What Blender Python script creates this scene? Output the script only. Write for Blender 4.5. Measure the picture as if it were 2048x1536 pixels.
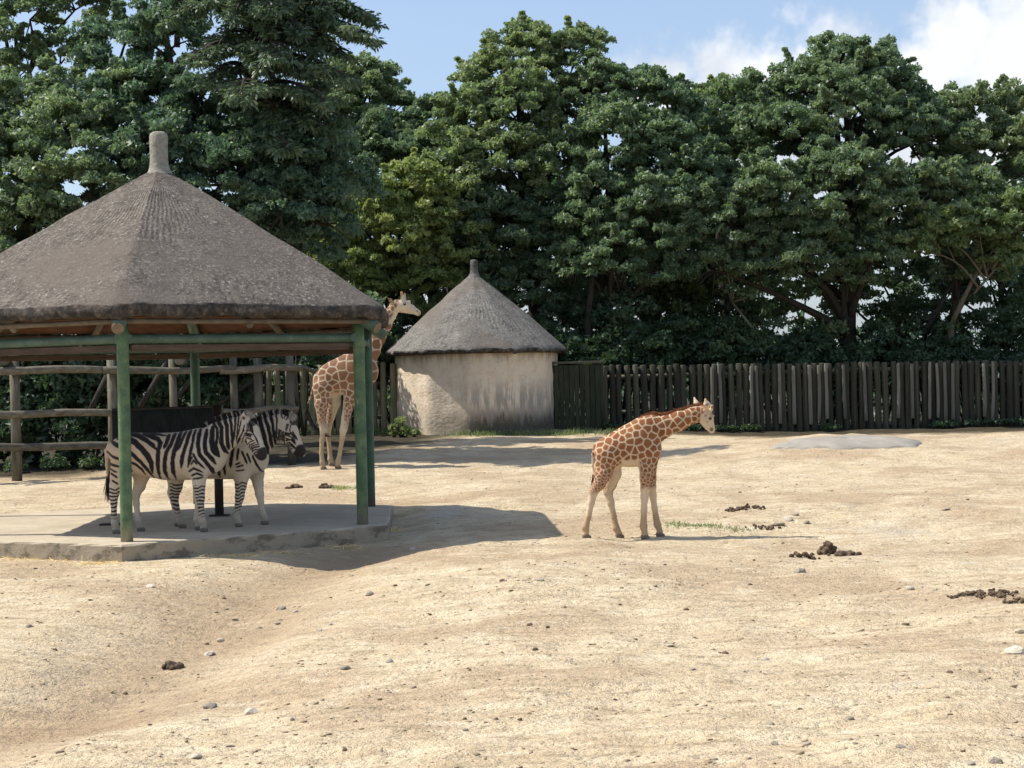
import bpy, bmesh, math, random
import numpy as np
from mathutils import Vector, Matrix

for o in list(bpy.data.objects):
    bpy.data.objects.remove(o)
SC = bpy.context.scene
COL = SC.collection
R = math.radians

# ------------------------------------------------------------------ camera
F, PT, RL, H = 3382.4, 0.0018, 0.0225, 2.1          # focal length in pixels of a 2048 wide picture
cam = bpy.data.objects.new('camera', bpy.data.cameras.new('camera'))
COL.objects.link(cam)
cam.data.sensor_width = 36
cam.data.lens = F / 2048 * 36
cam.data.clip_end = 3000
_ex = Vector((1, 0, 0)); _eu = Vector((0, math.sin(PT), math.cos(PT))); _fw = Vector((0, math.cos(PT), -math.sin(PT)))
_rt = math.cos(RL) * _ex - math.sin(RL) * _eu
_up = math.sin(RL) * _ex + math.cos(RL) * _eu
cam.matrix_world = Matrix(((_rt.x, _up.x, -_fw.x, 0), (_rt.y, _up.y, -_fw.y, 0), (_rt.z, _up.z, -_fw.z, H), (0, 0, 0, 1)))
SC.camera = cam


def ray(px, py):
    a, b = px - 1024, py - 768
    cr, sr = math.cos(RL), math.sin(RL)
    X = a * cr - b * sr; Y = a * sr + b * cr
    x = X / F; u = -Y / F
    c, s = math.cos(PT), math.sin(PT)
    y = c + u * s; z = -s + u * c
    return np.array([x / y, 1., z / y])


def atd(px, py, d):                                  # survey helper: a sight line and a distance give a place
    return ray(px, py) * d + np.array([0, 0, H])


def atz(px, py, z):
    r = ray(px, py)
    return r * ((z - H) / r[2]) + np.array([0, 0, H])


# ------------------------------------------------------------------ sun, sky, exposure
LIGHT = Vector((0.755, -0.09, -1.0)).normalized()    # direction the sunlight travels
sun = bpy.data.objects.new('sun', bpy.data.lights.new('sun', 'SUN'))
COL.objects.link(sun)
sun.data.energy = 4.9
sun.data.angle = R(0.5)
sun.data.color = (1.0, 0.945, 0.845)
sun.rotation_euler = LIGHT.to_track_quat('-Z', 'Y').to_euler()
sun.location = (-30, 20, 40)
SC.view_settings.view_transform = 'Standard'
SC.view_settings.look = 'None'
SC.view_settings.exposure = 0.27
SC.view_settings.gamma = 1
SC.view_settings.use_curve_mapping = False

W = bpy.data.worlds.new('World'); SC.world = W; W.use_nodes = True
nt = W.node_tree; nt.nodes.clear()


def N(t, typ, **kw):
    n = t.nodes.new(typ)
    for k, v in kw.items():
        setattr(n, k, v)
    return n


def world_nodes():
    L = nt.links.new
    out = N(nt, 'ShaderNodeOutputWorld'); bg = N(nt, 'ShaderNodeBackground')
    sky = N(nt, 'ShaderNodeTexSky', sky_type='NISHITA', sun_disc=False)
    sky.sun_elevation = R(53); sky.sun_rotation = R(277); sky.air_density = 1.0; sky.dust_density = 1.6; sky.ozone_density = 1.3
    bg.inputs['Strength'].default_value = 0.135
    tc = N(nt, 'ShaderNodeTexCoord')
    nrm = N(nt, 'ShaderNodeVectorMath', operation='NORMALIZE'); L(tc.outputs['Generated'], nrm.inputs[0])
    dirv = nrm.outputs[0]

    def noise(scale, detail, rough=.55):
        n = N(nt, 'ShaderNodeTexNoise'); n.inputs['Scale'].default_value = scale
        n.inputs['Detail'].default_value = detail; n.inputs['Roughness'].default_value = rough
        L(dirv, n.inputs['Vector']); return n.outputs['Fac']

    def math_(op, a, b, clamp=False):
        m = N(nt, 'ShaderNodeMath', operation=op, use_clamp=clamp)
        for i, v in enumerate((a, b)):
            if isinstance(v, (int, float)): m.inputs[i].default_value = v
            else: L(v, m.inputs[i])
        return m.outputs[0]

    def smooth(v, a, b):
        m = N(nt, 'ShaderNodeMapRange', interpolation_type='SMOOTHSTEP')
        L(v, m.inputs['Value']); m.inputs['From Min'].default_value = a; m.inputs['From Max'].default_value = b
        return m.outputs['Result']
    big = noise(2.6, 2); fine = noise(22, 4, .66)
    wob = math_('MULTIPLY', math_('SUBTRACT', fine, .5), .075)
    # cumulus heads: bearing and angular size of each
    heads = [(1330, 190, 105), (1450, 160, 105), (1580, 150, 90), (1690, 150, 125), (1830, 150, 85), (1930, 70, 120), (2050, 110, 190),
             (1560, 300, 190), (1880, 330, 230), (2330, 160, 220)]
    acc = None
    for px, py, r in heads:
        d = ray(px, py); d = d / np.linalg.norm(d)
        v = N(nt, 'ShaderNodeVectorMath', operation='DISTANCE'); L(dirv, v.inputs[0]); v.inputs[1].default_value = tuple(d)
        e = math_('SUBTRACT', 1.0, math_('DIVIDE', math_('ADD', v.outputs['Value'], wob), r / F))
        acc = e if acc is None else math_('MAXIMUM', acc, e)
    m1 = smooth(acc, -.12, .62)
    m2 = smooth(math_('ADD', big, math_('MULTIPLY', math_('SUBTRACT', fine, .5), .28)), .60, .74)   # broken cloud over the rest of the sky
    # keep the drifting cover off the clear strip between the heads
    sep = N(nt, 'ShaderNodeSeparateXYZ'); L(dirv, sep.inputs[0])
    clear = smooth(math_('ABSOLUTE', math_('ADD', sep.outputs['X'], .02), 0), .28, .5)
    behind = smooth(sep.outputs['Y'], .75, .45)
    m2 = math_('MULTIPLY', m2, math_('MAXIMUM', clear, behind))
    mask = math_('MAXIMUM', m1, m2)
    shade = N(nt, 'ShaderNodeMix', data_type='RGBA')
    L(smooth(math_('ADD', noise(13, 2), math_('MULTIPLY', math_('SUBTRACT', fine, .5), .3)), .44, .66), shade.inputs['Factor'])
    shade.inputs['A'].default_value = (6.3, 6.4, 6.6, 1); shade.inputs['B'].default_value = (4.5, 4.85, 5.4, 1)
    mix = N(nt, 'ShaderNodeMix', data_type='RGBA')
    L(math_('MULTIPLY', mask, .95), mix.inputs['Factor'])
    hz = N(nt, 'ShaderNodeMix', data_type='RGBA'); hz.inputs['Factor'].default_value = .26     # thin summer haze veil
    L(sky.outputs[0], hz.inputs['A']); hz.inputs['B'].default_value = (3.9, 5.0, 7.2, 1)
    L(hz.outputs['Result'], mix.inputs['A']); L(shade.outputs['Result'], mix.inputs['B'])
    L(mix.outputs['Result'], bg.inputs['Color']); L(bg.outputs[0], out.inputs[0])


world_nodes()
SC.cycles.max_bounces = 5
SC.cycles.diffuse_bounces = 3
SC.cycles.transparent_max_bounces = 4
SC.cycles.use_denoising = True

# ------------------------------------------------------------------ helpers: noise, meshes, objects
RNG = np.random.default_rng(11)
random.seed(5)


def vnoise(x, y, seed=0):
    xi = np.floor(x).astype(np.int64); yi = np.floor(y).astype(np.int64)
    fx = x - xi; fy = y - yi
    fx = fx * fx * (3 - 2 * fx); fy = fy * fy * (3 - 2 * fy)

    def h(a, b):
        n = (a * 374761393 + b * 668265263 + seed * 144665) & 0xffffffff
        n = ((n ^ (n >> 13)) * 1274126177) & 0xffffffff
        return ((n ^ (n >> 16)) & 0xffff) / 65535.
    return (h(xi, yi) * (1 - fx) + h(xi + 1, yi) * fx) * (1 - fy) + (h(xi, yi + 1) * (1 - fx) + h(xi + 1, yi + 1) * fx) * fy - .5


def sstep(a, b, v):
    t = np.clip((v - a) / (b - a), 0, 1)
    return t * t * (3 - 2 * t)


def mesh_arrays(name, V, Q, k=4, smooth=False):
    me = bpy.data.meshes.new(name)
    V = np.asarray(V, np.float32); Q = np.asarray(Q, np.int32)
    me.vertices.add(len(V)); me.vertices.foreach_set('co', V.ravel())
    me.loops.add(Q.size); me.loops.foreach_set('vertex_index', Q.ravel())
    me.polygons.add(len(Q)); me.polygons.foreach_set('loop_start', np.arange(0, Q.size, k, dtype=np.int32))
    if smooth:
        me.polygons.foreach_set('use_smooth', np.ones(len(Q), bool))
    me.update(calc_edges=True)
    return me


def link(name, me, mat=None, parent=None, loc=None):
    o = bpy.data.objects.new(name, me); COL.objects.link(o)
    if mat is not None and me is not None and not me.materials:
        me.materials.append(mat)
    if parent is not None: o.parent = parent
    if loc is not None: o.location = loc
    return o


def tag(o, label, cat=None, group=None, kind=None):
    if label: o['label'] = label
    if cat: o['category'] = cat
    if group: o['group'] = group
    if kind: o['kind'] = kind
    return o


def empty(name, loc, label, cat, group=None, rz=0):
    o = link(name, None, loc=loc); o.empty_display_size = .2; o.rotation_euler.z = rz
    return tag(o, label, cat, group)


def bm_mesh(name, bm, smooth=False):
    me = bpy.data.meshes.new(name); bm.to_mesh(me); bm.free()
    if smooth:
        me.polygons.foreach_set('use_smooth', np.ones(len(me.polygons), bool)); me.update()
    return me


def tube(pts, rad, n=10, cap=True, wob=0., rng=RNG):
    """vertices and quads/tris of a tube through pts with a radius at each"""
    pts = [np.asarray(p, float) for p in pts]
    V = []; Fc = []
    up = np.array([0, 0, 1.])
    for i, p in enumerate(pts):
        t = pts[min(i + 1, len(pts) - 1)] - pts[max(i - 1, 0)]; t = t / (np.linalg.norm(t) + 1e-9)
        a = np.cross(t, up) if abs(t[2]) < .95 else np.cross(t, np.array([1., 0, 0]))
        a = a / np.linalg.norm(a); b = np.cross(t, a)
        r = rad[i] if hasattr(rad, '__len__') else rad
        for j in range(n):
            an = 2 * math.pi * j / n
            rr = r * (1 + wob * (rng.random() - .5) * 2)
            V.append(p + rr * (math.cos(an) * a + math.sin(an) * b))
    for i in range(len(pts) - 1):
        for j in range(n):
            Fc.append((i * n + j, i * n + (j + 1) % n, (i + 1) * n + (j + 1) % n, (i + 1) * n + j))
    if cap:
        Fc.append(tuple(range(n)[::-1])); Fc.append(tuple((len(pts) - 1) * n + j for j in range(n)))
    return V, Fc


def flat_caps(me):
    for p in me.polygons:
        p.use_smooth = len(p.vertices) <= 4


def tube_mesh(name, pts, rad, n=10, wob=0., smooth=True):
    V, Fc = tube(pts, rad, n, True, wob)
    me = bpy.data.meshes.new(name); me.from_pydata([tuple(v) for v in V], [], Fc); me.validate()
    if smooth: flat_caps(me)
    me.update(); me.flip_normals() if False else None
    bm = bmesh.new(); bm.from_mesh(me); bmesh.ops.recalc_face_normals(bm, faces=bm.faces); bm.to_mesh(me); bm.free()
    return me


def multi_tube_mesh(name, tubes, n=8, wob=.08):
    V = []; Fc = []
    for pts, rad in tubes:
        v, f = tube(pts, rad, n, True, wob)
        off = len(V); V += v; Fc += [tuple(i + off for i in q) for q in f]
    me = bpy.data.meshes.new(name); me.from_pydata([tuple(v) for v in V], [], Fc); flat_caps(me); me.update()
    return me


# ------------------------------------------------------------------ materials
def new_mat(name):
    m = bpy.data.materials.new(name); m.use_nodes = True
    t = m.node_tree; b = t.nodes['Principled BSDF']
    return m, t, b


def nz(t, vec, scale, detail=4, rough=.55, dist=0.):
    n = N(t, 'ShaderNodeTexNoise'); n.inputs['Scale'].default_value = scale; n.inputs['Detail'].default_value = detail
    n.inputs['Roughness'].default_value = rough; n.inputs['Distortion'].default_value = dist
    t.links.new(vec, n.inputs['Vector']); return n.outputs['Fac']


def ramp(t, fac, stops):
    r = N(t, 'ShaderNodeValToRGB'); e = r.color_ramp.elements
    while len(e) < len(stops): e.new(.5)
    for i, (p, c) in enumerate(stops):
        e[i].position = p; e[i].color = (*c, 1) if len(c) == 3 else c
    t.links.new(fac, r.inputs[0]); return r.outputs[0]


def mixc(t, fac, a, b, mode='MIX'):
    m = N(t, 'ShaderNodeMix', data_type='RGBA', blend_type=mode)
    for i, v in (('Factor', fac), ('A', a), ('B', b)):
        if isinstance(v, (int, float)): m.inputs[i].default_value = v
        elif isinstance(v, tuple): m.inputs[i].default_value = (*v, 1) if len(v) == 3 else v
        else: t.links.new(v, m.inputs[i])
    return m.outputs['Result']


def mth(t, op, a, b=0., clamp=False):
    m = N(t, 'ShaderNodeMath', operation=op, use_clamp=clamp)
    for i, v in enumerate((a, b)):
        if isinstance(v, (int, float)): m.inputs[i].default_value = v
        else: t.links.new(v, m.inputs[i])
    return m.outputs[0]


def mrange(t, v, a, b, c=0., d=1., smooth=True):
    m = N(t, 'ShaderNodeMapRange', interpolation_type='SMOOTHSTEP' if smooth else 'LINEAR')
    t.links.new(v, m.inputs['Value'])
    for k, x in (('From Min', a), ('From Max', b), ('To Min', c), ('To Max', d)): m.inputs[k].default_value = x
    return m.outputs['Result']


def bump(t, b, h, strength, dist):
    n = N(t, 'ShaderNodeBump'); n.inputs['Strength'].default_value = strength; n.inputs['Distance'].default_value = dist
    t.links.new(h, n.inputs['Height']); t.links.new(n.outputs[0], b.inputs['Normal'])


def objvec(t, scale=(1, 1, 1)):
    tc = N(t, 'ShaderNodeTexCoord'); mp = N(t, 'ShaderNodeMapping'); mp.inputs['Scale'].default_value = scale
    t.links.new(tc.outputs['Object'], mp.inputs['Vector']); return mp.outputs[0]


def attr(t, name, out='Fac'):
    a = N(t, 'ShaderNodeAttribute'); a.attribute_name = name; return a.outputs[out]


def objrand(t):
    return N(t, 'ShaderNodeObjectInfo').outputs['Random']


def spec(b, rough, s=.3):
    b.inputs['Roughness'].default_value = rough; b.inputs['Specular IOR Level'].default_value = s


def mat_sand():
    m, t, b = new_mat('sand'); v = objvec(t)
    big = nz(t, v, .33, 3, .6); mid = nz(t, v, 2.1, 5, .68); fin = nz(t, v, 11, 4, .72); gr = nz(t, v, 46, 2, .6)
    vs = objvec(t, (.5, 1.6, 1)); streak = nz(t, vs, 4.5, 5, .75, .5)
    c = ramp(t, mid, [(.30, (.46, .36, .225)), (.46, (.578, .462, .302)), (.64, (.655, .545, .378))])
    c = mixc(t, mth(t, 'MULTIPLY', mrange(t, big, .46, .60), .85), c, (.455, .34, .218))
    c = mixc(t, mth(t, 'MULTIPLY', mrange(t, streak, .53, .64), .70), c, (.35, .265, .17))
    c = mixc(t, mth(t, 'MULTIPLY', mrange(t, streak, .45, .34), .55), c, (.71, .61, .45))
    c = mixc(t, mth(t, 'MULTIPLY', mrange(t, fin, .57, .68), .55), c, (.27, .205, .14))
    c = mixc(t, mth(t, 'MULTIPLY', mrange(t, gr, .57, .72), .2), c, (.31, .24, .17))
    c = mixc(t, mth(t, 'MULTIPLY', mrange(t, gr, .42, .30), .22), c, (.75, .66, .50))
    c = mixc(t, mth(t, 'MULTIPLY', mrange(t, mth(t, 'ADD', big, mth(t, 'MULTIPLY', mth(t, 'SUBTRACT', fin, .5), .35)), .36, .27), .5), c, (.46, .43, .38))
    c = mixc(t, mth(t, 'MULTIPLY', attr(t, 'damp'), mrange(t, mid, .2, .55)), c, (.37, .268, .168))
    soil = ramp(t, mid, [(.35, (.045, .038, .026)), (.65, (.095, .08, .05))])
    c = mixc(t, attr(t, 'soil'), c, soil)
    t.links.new(c, b.inputs['Base Color']); spec(b, .95, .12)
    h = mth(t, 'ADD', mth(t, 'MULTIPLY', fin, 1.0), mth(t, 'ADD', mth(t, 'MULTIPLY', streak, 1.2), mth(t, 'MULTIPLY', gr, .12)))
    bump(t, b, h, 1.0, .06)
    return m


def mat_noise(name, stops, scale=6, detail=6, rough=.85, bstr=.4, bdist=.01, vscale=(1, 1, 1), rnd=0., sp=.25, dirt=None):
    m, t, b = new_mat(name); v = objvec(t, vscale)
    if rnd:
        ad = N(t, 'ShaderNodeVectorMath', operation='ADD'); t.links.new(v, ad.inputs[0])
        cb = N(t, 'ShaderNodeCombineXYZ'); r = mth(t, 'MULTIPLY', objrand(t), 37.)
        t.links.new(r, cb.inputs[0]); t.links.new(r, cb.inputs[2]); t.links.new(cb.outputs[0], ad.inputs[1]); v = ad.outputs[0]
    f = nz(t, v, scale, detail, .65)
    c = ramp(t, f, stops)
    if rnd:
        c = mixc(t, 1., c, ramp(t, objrand(t), [(0, (1 - rnd,) * 3), (1, (1 + rnd, 1 + rnd * .93, 1 + rnd * .8))]), 'MULTIPLY')
    if dirt:
        c = mixc(t, mth(t, 'MULTIPLY', mrange(t, nz(t, v, dirt[1], 5, .7), dirt[2], dirt[2] + .1), dirt[3]), c, dirt[0])
    t.links.new(c, b.inputs['Base Color']); spec(b, rough, sp)
    bump(t, b, f, bstr, bdist)
    return m


def mat_thatch(name, dark, light, per):
    m, t, b = new_mat(name)
    uv = N(t, 'ShaderNodeUVMap'); uv.uv_map = 'UVMap'
    v = objvec(t)
    sx = N(t, 'ShaderNodeSeparateXYZ'); t.links.new(uv.outputs[0], sx.inputs[0])
    wn = nz(t, v, 2.3, 4, .7)
    ph = mth(t, 'ADD', mth(t, 'MULTIPLY', sx.outputs[0], per), mth(t, 'MULTIPLY', wn, 14.))
    gro = mth(t, 'SINE', ph)
    patch = nz(t, v, .55, 4, .6); fine = nz(t, v, 22, 5, .7); mid = nz(t, v, 4.5, 6, .7)
    pit = nz(t, objvec(t, (1, 1, 2.2)), 9, 5, .75)
    c = ramp(t, mid, [(.28, dark), (.5, tuple((a + q) / 2 for a, q in zip(dark, light))), (.74, light)])
    c = mixc(t, mth(t, 'MULTIPLY', mrange(t, fine, .53, .68), .75), c, (.40, .38, .34))
    c = mixc(t, mth(t, 'MULTIPLY', mrange(t, fine, .46, .34), .75), c, (.05, .045, .04))
    c = mixc(t, mth(t, 'MULTIPLY', mrange(t, patch, .50, .60), .6), c, (.15, .125, .105))
    c = mixc(t, mth(t, 'MULTIPLY', mrange(t, pit, .59, .68), .55), c, (.07, .06, .052))
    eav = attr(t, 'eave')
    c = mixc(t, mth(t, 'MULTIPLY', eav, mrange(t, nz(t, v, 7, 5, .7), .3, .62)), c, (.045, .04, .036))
    t.links.new(c, b.inputs['Base Color']); spec(b, .93, .15)
    gm = mth(t, 'MULTIPLY', gro, mrange(t, patch, .55, .42))
    h = mth(t, 'ADD', mth(t, 'MULTIPLY', gm, .22), mth(t, 'ADD', fine, mth(t, 'MULTIPLY', pit, .8)))
    bump(t, b, h, .8, .03)
    return m


def mat_paint(name, base, pale, worn, foot=None):
    m, t, b = new_mat(name); v = objvec(t)
    f = nz(t, v, 5, 6, .65); g = nz(t, objvec(t, (1, 1, .35)), 20, 6, .7)
    c = mixc(t, mrange(t, f, .35, .68), base, pale)
    c = mixc(t, mth(t, 'MULTIPLY', mrange(t, g, .63, .68), .85), c, worn)
    c = mixc(t, mth(t, 'MULTIPLY', mrange(t, g, .42, .30), .5), c, tuple(x * .45 for x in base))
    if foot:
        sep = N(t, 'ShaderNodeSeparateXYZ'); t.links.new(v, sep.inputs[0])
        k = mth(t, 'ADD', sep.outputs[2], mth(t, 'MULTIPLY', mth(t, 'SUBTRACT', g, .5), .5))
        c = mixc(t, mrange(t, k, .55, .12), c, foot)
    t.links.new(c, b.inputs['Base Color']); spec(b, .55, .4)
    bump(t, b, g, .3, .004)
    return m


def mat_attr(name, rough=.8, sp=.2, bscale=60, fuzz=True):
    m, t, b = new_mat(name); v = objvec(t)
    f = nz(t, v, bscale, 4, .6); w = nz(t, v, 7, 4, .6)
    c = mixc(t, 1., attr(t, 'coat', 'Color'), ramp(t, w, [(.25, (.84, .83, .81)), (.75, (1.06, 1.06, 1.06))]), 'MULTIPLY')
    t.links.new(c, b.inputs['Base Color']); spec(b, rough, sp)
    b.inputs['Sheen Weight'].default_value = .12; b.inputs['Sheen Roughness'].default_value = .5
    bump(t, b, f, .25, .004)
    return m


def mat_leaf(name, a, c_, d, trans=.8):
    m, t, b = new_mat(name)
    out = t.nodes['Material Output']
    k = attr(t, 'tint')
    c = ramp(t, k, [(0., a), (.55, c_), (1., d)])
    c = mixc(t, 1., c, ramp(t, objrand(t), [(0., (.82, .90, .92)), (.5, (1., 1., 1.)), (1., (1.18, 1.10, .88))]), 'MULTIPLY')
    t.links.new(c, b.inputs['Base Color']); spec(b, .5, .35)
    tr = N(t, 'ShaderNodeBsdfTranslucent')                                  # a leaf passes about as much light as it throws back
    t.links.new(mixc(t, 1., c, (1.1 * trans, 1.15 * trans, .7 * trans), 'MULTIPLY'), tr.inputs[0])
    mx = N(t, 'ShaderNodeAddShader')
    t.links.new(b.outputs[0], mx.inputs[0]); t.links.new(tr.outputs[0], mx.inputs[1]); t.links.new(mx.outputs[0], out.inputs[0])
    return m


def mat_plaster():
    m, t, b = new_mat('hut_plaster'); v = objvec(t)
    sep = N(t, 'ShaderNodeSeparateXYZ'); t.links.new(v, sep.inputs[0])
    f = nz(t, v, 3.2, 6, .65); st = nz(t, objvec(t, (2.2, 2.2, .22)), 2.6, 6, .7, .3); cr = nz(t, objvec(t, (1, 1, 1.5)), 9, 5, .65)
    c = ramp(t, f, [(.3, (.70, .55, .395)), (.5, (.80, .665, .50)), (.72, (.83, .73, .58))])
    # grey run-down streaks in the lower two thirds and a dirty foot
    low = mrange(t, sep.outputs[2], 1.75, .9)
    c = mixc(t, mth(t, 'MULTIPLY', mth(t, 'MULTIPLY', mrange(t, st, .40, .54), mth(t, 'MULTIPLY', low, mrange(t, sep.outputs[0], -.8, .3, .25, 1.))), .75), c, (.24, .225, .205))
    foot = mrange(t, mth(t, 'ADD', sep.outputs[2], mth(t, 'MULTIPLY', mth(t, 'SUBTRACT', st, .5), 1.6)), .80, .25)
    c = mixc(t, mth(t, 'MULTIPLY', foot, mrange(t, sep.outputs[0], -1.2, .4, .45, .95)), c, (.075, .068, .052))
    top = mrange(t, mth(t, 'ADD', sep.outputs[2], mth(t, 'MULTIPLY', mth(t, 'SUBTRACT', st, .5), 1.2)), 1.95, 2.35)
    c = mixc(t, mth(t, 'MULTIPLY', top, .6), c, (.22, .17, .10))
    c = mixc(t, mth(t, 'MULTIPLY', mrange(t, cr, .42, .35), .4), c, (.46, .34, .24))
    t.links.new(c, b.inputs['Base Color']); spec(b, .9, .2)
    bump(t, b, mth(t, 'ADD', cr, mth(t, 'MULTIPLY', f, .6)), .6, .035)
    return m


def mat_concrete(name, top_c, side_dark):
    m, t, b = new_mat(name); v = objvec(t)
    f = nz(t, v, 2.2, 7, .65); g = nz(t, v, 28, 5, .7); s = nz(t, objvec(t, (1, 1, 1.6)), 3.2, 6, .7)
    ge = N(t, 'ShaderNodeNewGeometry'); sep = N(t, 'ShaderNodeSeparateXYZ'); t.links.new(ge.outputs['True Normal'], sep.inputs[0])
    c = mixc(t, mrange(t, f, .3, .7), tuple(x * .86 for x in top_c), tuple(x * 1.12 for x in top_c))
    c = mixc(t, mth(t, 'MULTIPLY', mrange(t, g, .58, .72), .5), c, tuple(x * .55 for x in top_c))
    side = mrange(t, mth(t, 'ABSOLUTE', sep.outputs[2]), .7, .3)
    c = mixc(t, mth(t, 'MULTIPLY', side, .7), c, tuple(x * .62 for x in top_c))  # sides browner from dirt, and darkened in colour for lying out of the sun
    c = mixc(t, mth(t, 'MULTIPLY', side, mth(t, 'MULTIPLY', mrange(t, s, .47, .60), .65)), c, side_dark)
    t.links.new(c, b.inputs['Base Color']); spec(b, .9, .2)
    bump(t, b, mth(t, 'ADD', g, mth(t, 'MULTIPLY', s, 1.5)), .5, .02)
    return m


def mat_bark(name, a, c_):
    return mat_noise(name, [(.3, a), (.7, c_)], scale=5, vscale=(3, 3, .6), bstr=.8, bdist=.04, rnd=.2)


M = {}
M['sand'] = mat_sand()
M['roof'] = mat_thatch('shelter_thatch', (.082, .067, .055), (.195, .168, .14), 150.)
M['finial'] = mat_noise('finial_cement', [(.3, (.20, .19, .155)), (.7, (.36, .34, .28))], 16, bstr=.9, bdist=.03)
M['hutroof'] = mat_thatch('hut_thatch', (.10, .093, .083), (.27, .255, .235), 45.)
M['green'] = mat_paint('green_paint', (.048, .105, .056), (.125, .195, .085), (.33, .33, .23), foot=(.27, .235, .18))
M['greenshaded'] = mat_paint('shaded_green_paint', (.030, .075, .045), (.05, .11, .065), (.26, .26, .20), foot=(.14, .12, .10))  # dimmer copy of the post paint, shade on the rear posts put into colour
M['greenbeam'] = mat_paint('green_beam_paint', (.055, .098, .072), (.09, .145, .105), (.36, .33, .25))
M['logend'] = mat_noise('log_end', [(.3, (.15, .11, .075)), (.7, (.25, .19, .13))], 18, vscale=(1, 1, 1))
M['plank'] = mat_noise('brown_plank', [(.3, (.060, .042, .030)), (.7, (.13, .095, .07))], 8, vscale=(.4, .4, 3), rnd=.15)
M['lining'] = mat_noise('red_brown_boards', [(.3, (.075, .034, .020)), (.7, (.16, .075, .042))], 5, vscale=(1, 1, 4))
M['pale_pole'] = mat_noise('weathered_pole', [(.3, (.10, .08, .058)), (.7, (.19, .16, .12))], 8)
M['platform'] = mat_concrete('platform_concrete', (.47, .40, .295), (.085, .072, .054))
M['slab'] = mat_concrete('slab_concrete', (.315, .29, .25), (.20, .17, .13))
M['iron'] = mat_noise('dark_iron', [(.3, (.022, .018, .016)), (.7, (.065, .048, .04))], 9, rough=.6)
M['ironpale'] = mat_noise('worn_iron_edge', [(.3, (.20, .175, .14)), (.7, (.30, .26, .21))], 9, rough=.6)
M['mesh'] = mat_noise('black_matting', [(.3, (.012, .015, .014)), (.66, (.035, .04, .038))], 14, vscale=(1, 1, .4), rough=.9)
M['plaster'] = mat_plaster()
M['log'] = mat_noise('weathered_log', [(.28, (.065, .060, .044)), (.5, (.12, .112, .085)), (.75, (.20, .185, .145))], 5, vscale=(3, 3, .5), rnd=.28, bstr=.6, bdist=.02)
M['rail'] = mat_noise('weathered_rail', [(.28, (.065, .057, .042)), (.5, (.12, .108, .082)), (.75, (.21, .19, .15))], 5, vscale=(.6, 3, 3), rnd=.2, bstr=.6, bdist=.02)
M['picket'] = mat_noise('shaded_mossy_picket', [(.28, (.028, .028, .020)), (.5, (.052, .050, .036)), (.75, (.095, .09, .068))], 4, vscale=(4, 4, .5), rnd=.42, bstr=.6, bdist=.015)  # mossy log darkened: tree shade on the right fence put into the colour
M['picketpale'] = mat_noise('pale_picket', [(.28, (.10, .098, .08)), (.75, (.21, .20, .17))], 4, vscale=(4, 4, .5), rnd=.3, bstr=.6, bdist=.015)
M['pickett'] = mat_noise('sunny_mossy_picket', [(.28, (.14, .13, .075)), (.5, (.23, .21, .125)), (.75, (.34, .31, .21))], 4, vscale=(4, 4, .5), rnd=.4, bstr=.6, bdist=.015)  # brighter copy of the mossy log, sunlight put into its tone
M['gate'] = mat_noise('dark_green_boards', [(.3, (.022, .028, .016)), (.7, (.05, .056, .034))], 4, vscale=(4, 4, .5), rnd=.25)
M['bark'] = mat_bark('bark', (.018, .016, .014), (.055, .048, .040))
M['barkpale'] = mat_bark('pale_bark', (.10, .085, .06), (.22, .19, .14))
M['leaf'] = mat_leaf('broad_leaf', (.042, .072, .044), (.090, .124, .072), (.135, .160, .090), 1.15)
M['leafdeep'] = mat_leaf('deep_green_leaf', (.030, .058, .042), (.064, .100, .066), (.112, .142, .086), 1.05)
M['leafyellow'] = mat_leaf('yellow_green_leaf', (.052, .086, .038), (.105, .140, .062), (.18, .20, .088), 1.05)
M['needle'] = mat_leaf('cedar_needle', (.030, .056, .042), (.055, .090, .062), (.10, .13, .085), .7)
M['hedge'] = mat_leaf('hedge_leaf', (.016, .034, .018), (.034, .062, .03), (.06, .09, .04), .6)
M['grass'] = mat_leaf('grass_blade', (.075, .105, .04), (.12, .155, .06), (.21, .225, .11), .8)
M['straw'] = mat_leaf('straw_blade', (.40, .30, .16), (.55, .43, .24), (.68, .56, .34), .4)
M['coat'] = mat_attr('short_coat')
M['hair'] = mat_attr('stiff_hair', .7, .25, 120)
M['eye'] = mat_noise('dark_eye', [(.3, (.006, .005, .004)), (.7, (.012, .009, .007))], 3, rough=.12, sp=.6, bstr=0)
M['stone'] = mat_noise('field_stone', [(.3, (.20, .175, .15)), (.7, (.36, .32, .27))], 9, rnd=.3, bstr=.7, bdist=.02)
M['stonepale'] = mat_noise('pale_stone', [(.3, (.46, .40, .31)), (.7, (.62, .56, .46))], 9, rnd=.15, bstr=.6, bdist=.02)
M['stonegrey'] = mat_noise('slate_stone', [(.3, (.26, .225, .18)), (.7, (.42, .375, .30))], 9, rnd=.25, bstr=.6, bdist=.02)
M['clod'] = mat_noise('brown_clod', [(.3, (.11, .075, .05)), (.7, (.23, .165, .11))], 12, rnd=.35, bstr=.8, bdist=.02)
M['grit'] = mat_noise('sandy_grit', [(.3, (.24, .175, .115)), (.7, (.42, .33, .22))], 9, bstr=.3)
M['dung'] = mat_noise('dung', [(.3, (.05, .035, .023)), (.7, (.16, .11, .07))], 22, rough=.9, bstr=.8, bdist=.015)

# ------------------------------------------------------------------ ground
CX, CY, TH = -5.0299, 24.4686, -.1508                # shelter centre and turn
_n = np.array([-CX, -CY]) / math.hypot(CX, CY); _t = np.array([-_n[1], _n[0]])


def hx(rad, k, z):
    a = TH + R(60) * k
    return np.array([CX + rad * (_n[0] * math.cos(a) + _t[0] * math.sin(a)), CY + rad * (_n[1] * math.cos(a) + _t[1] * math.sin(a)), z])


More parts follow.
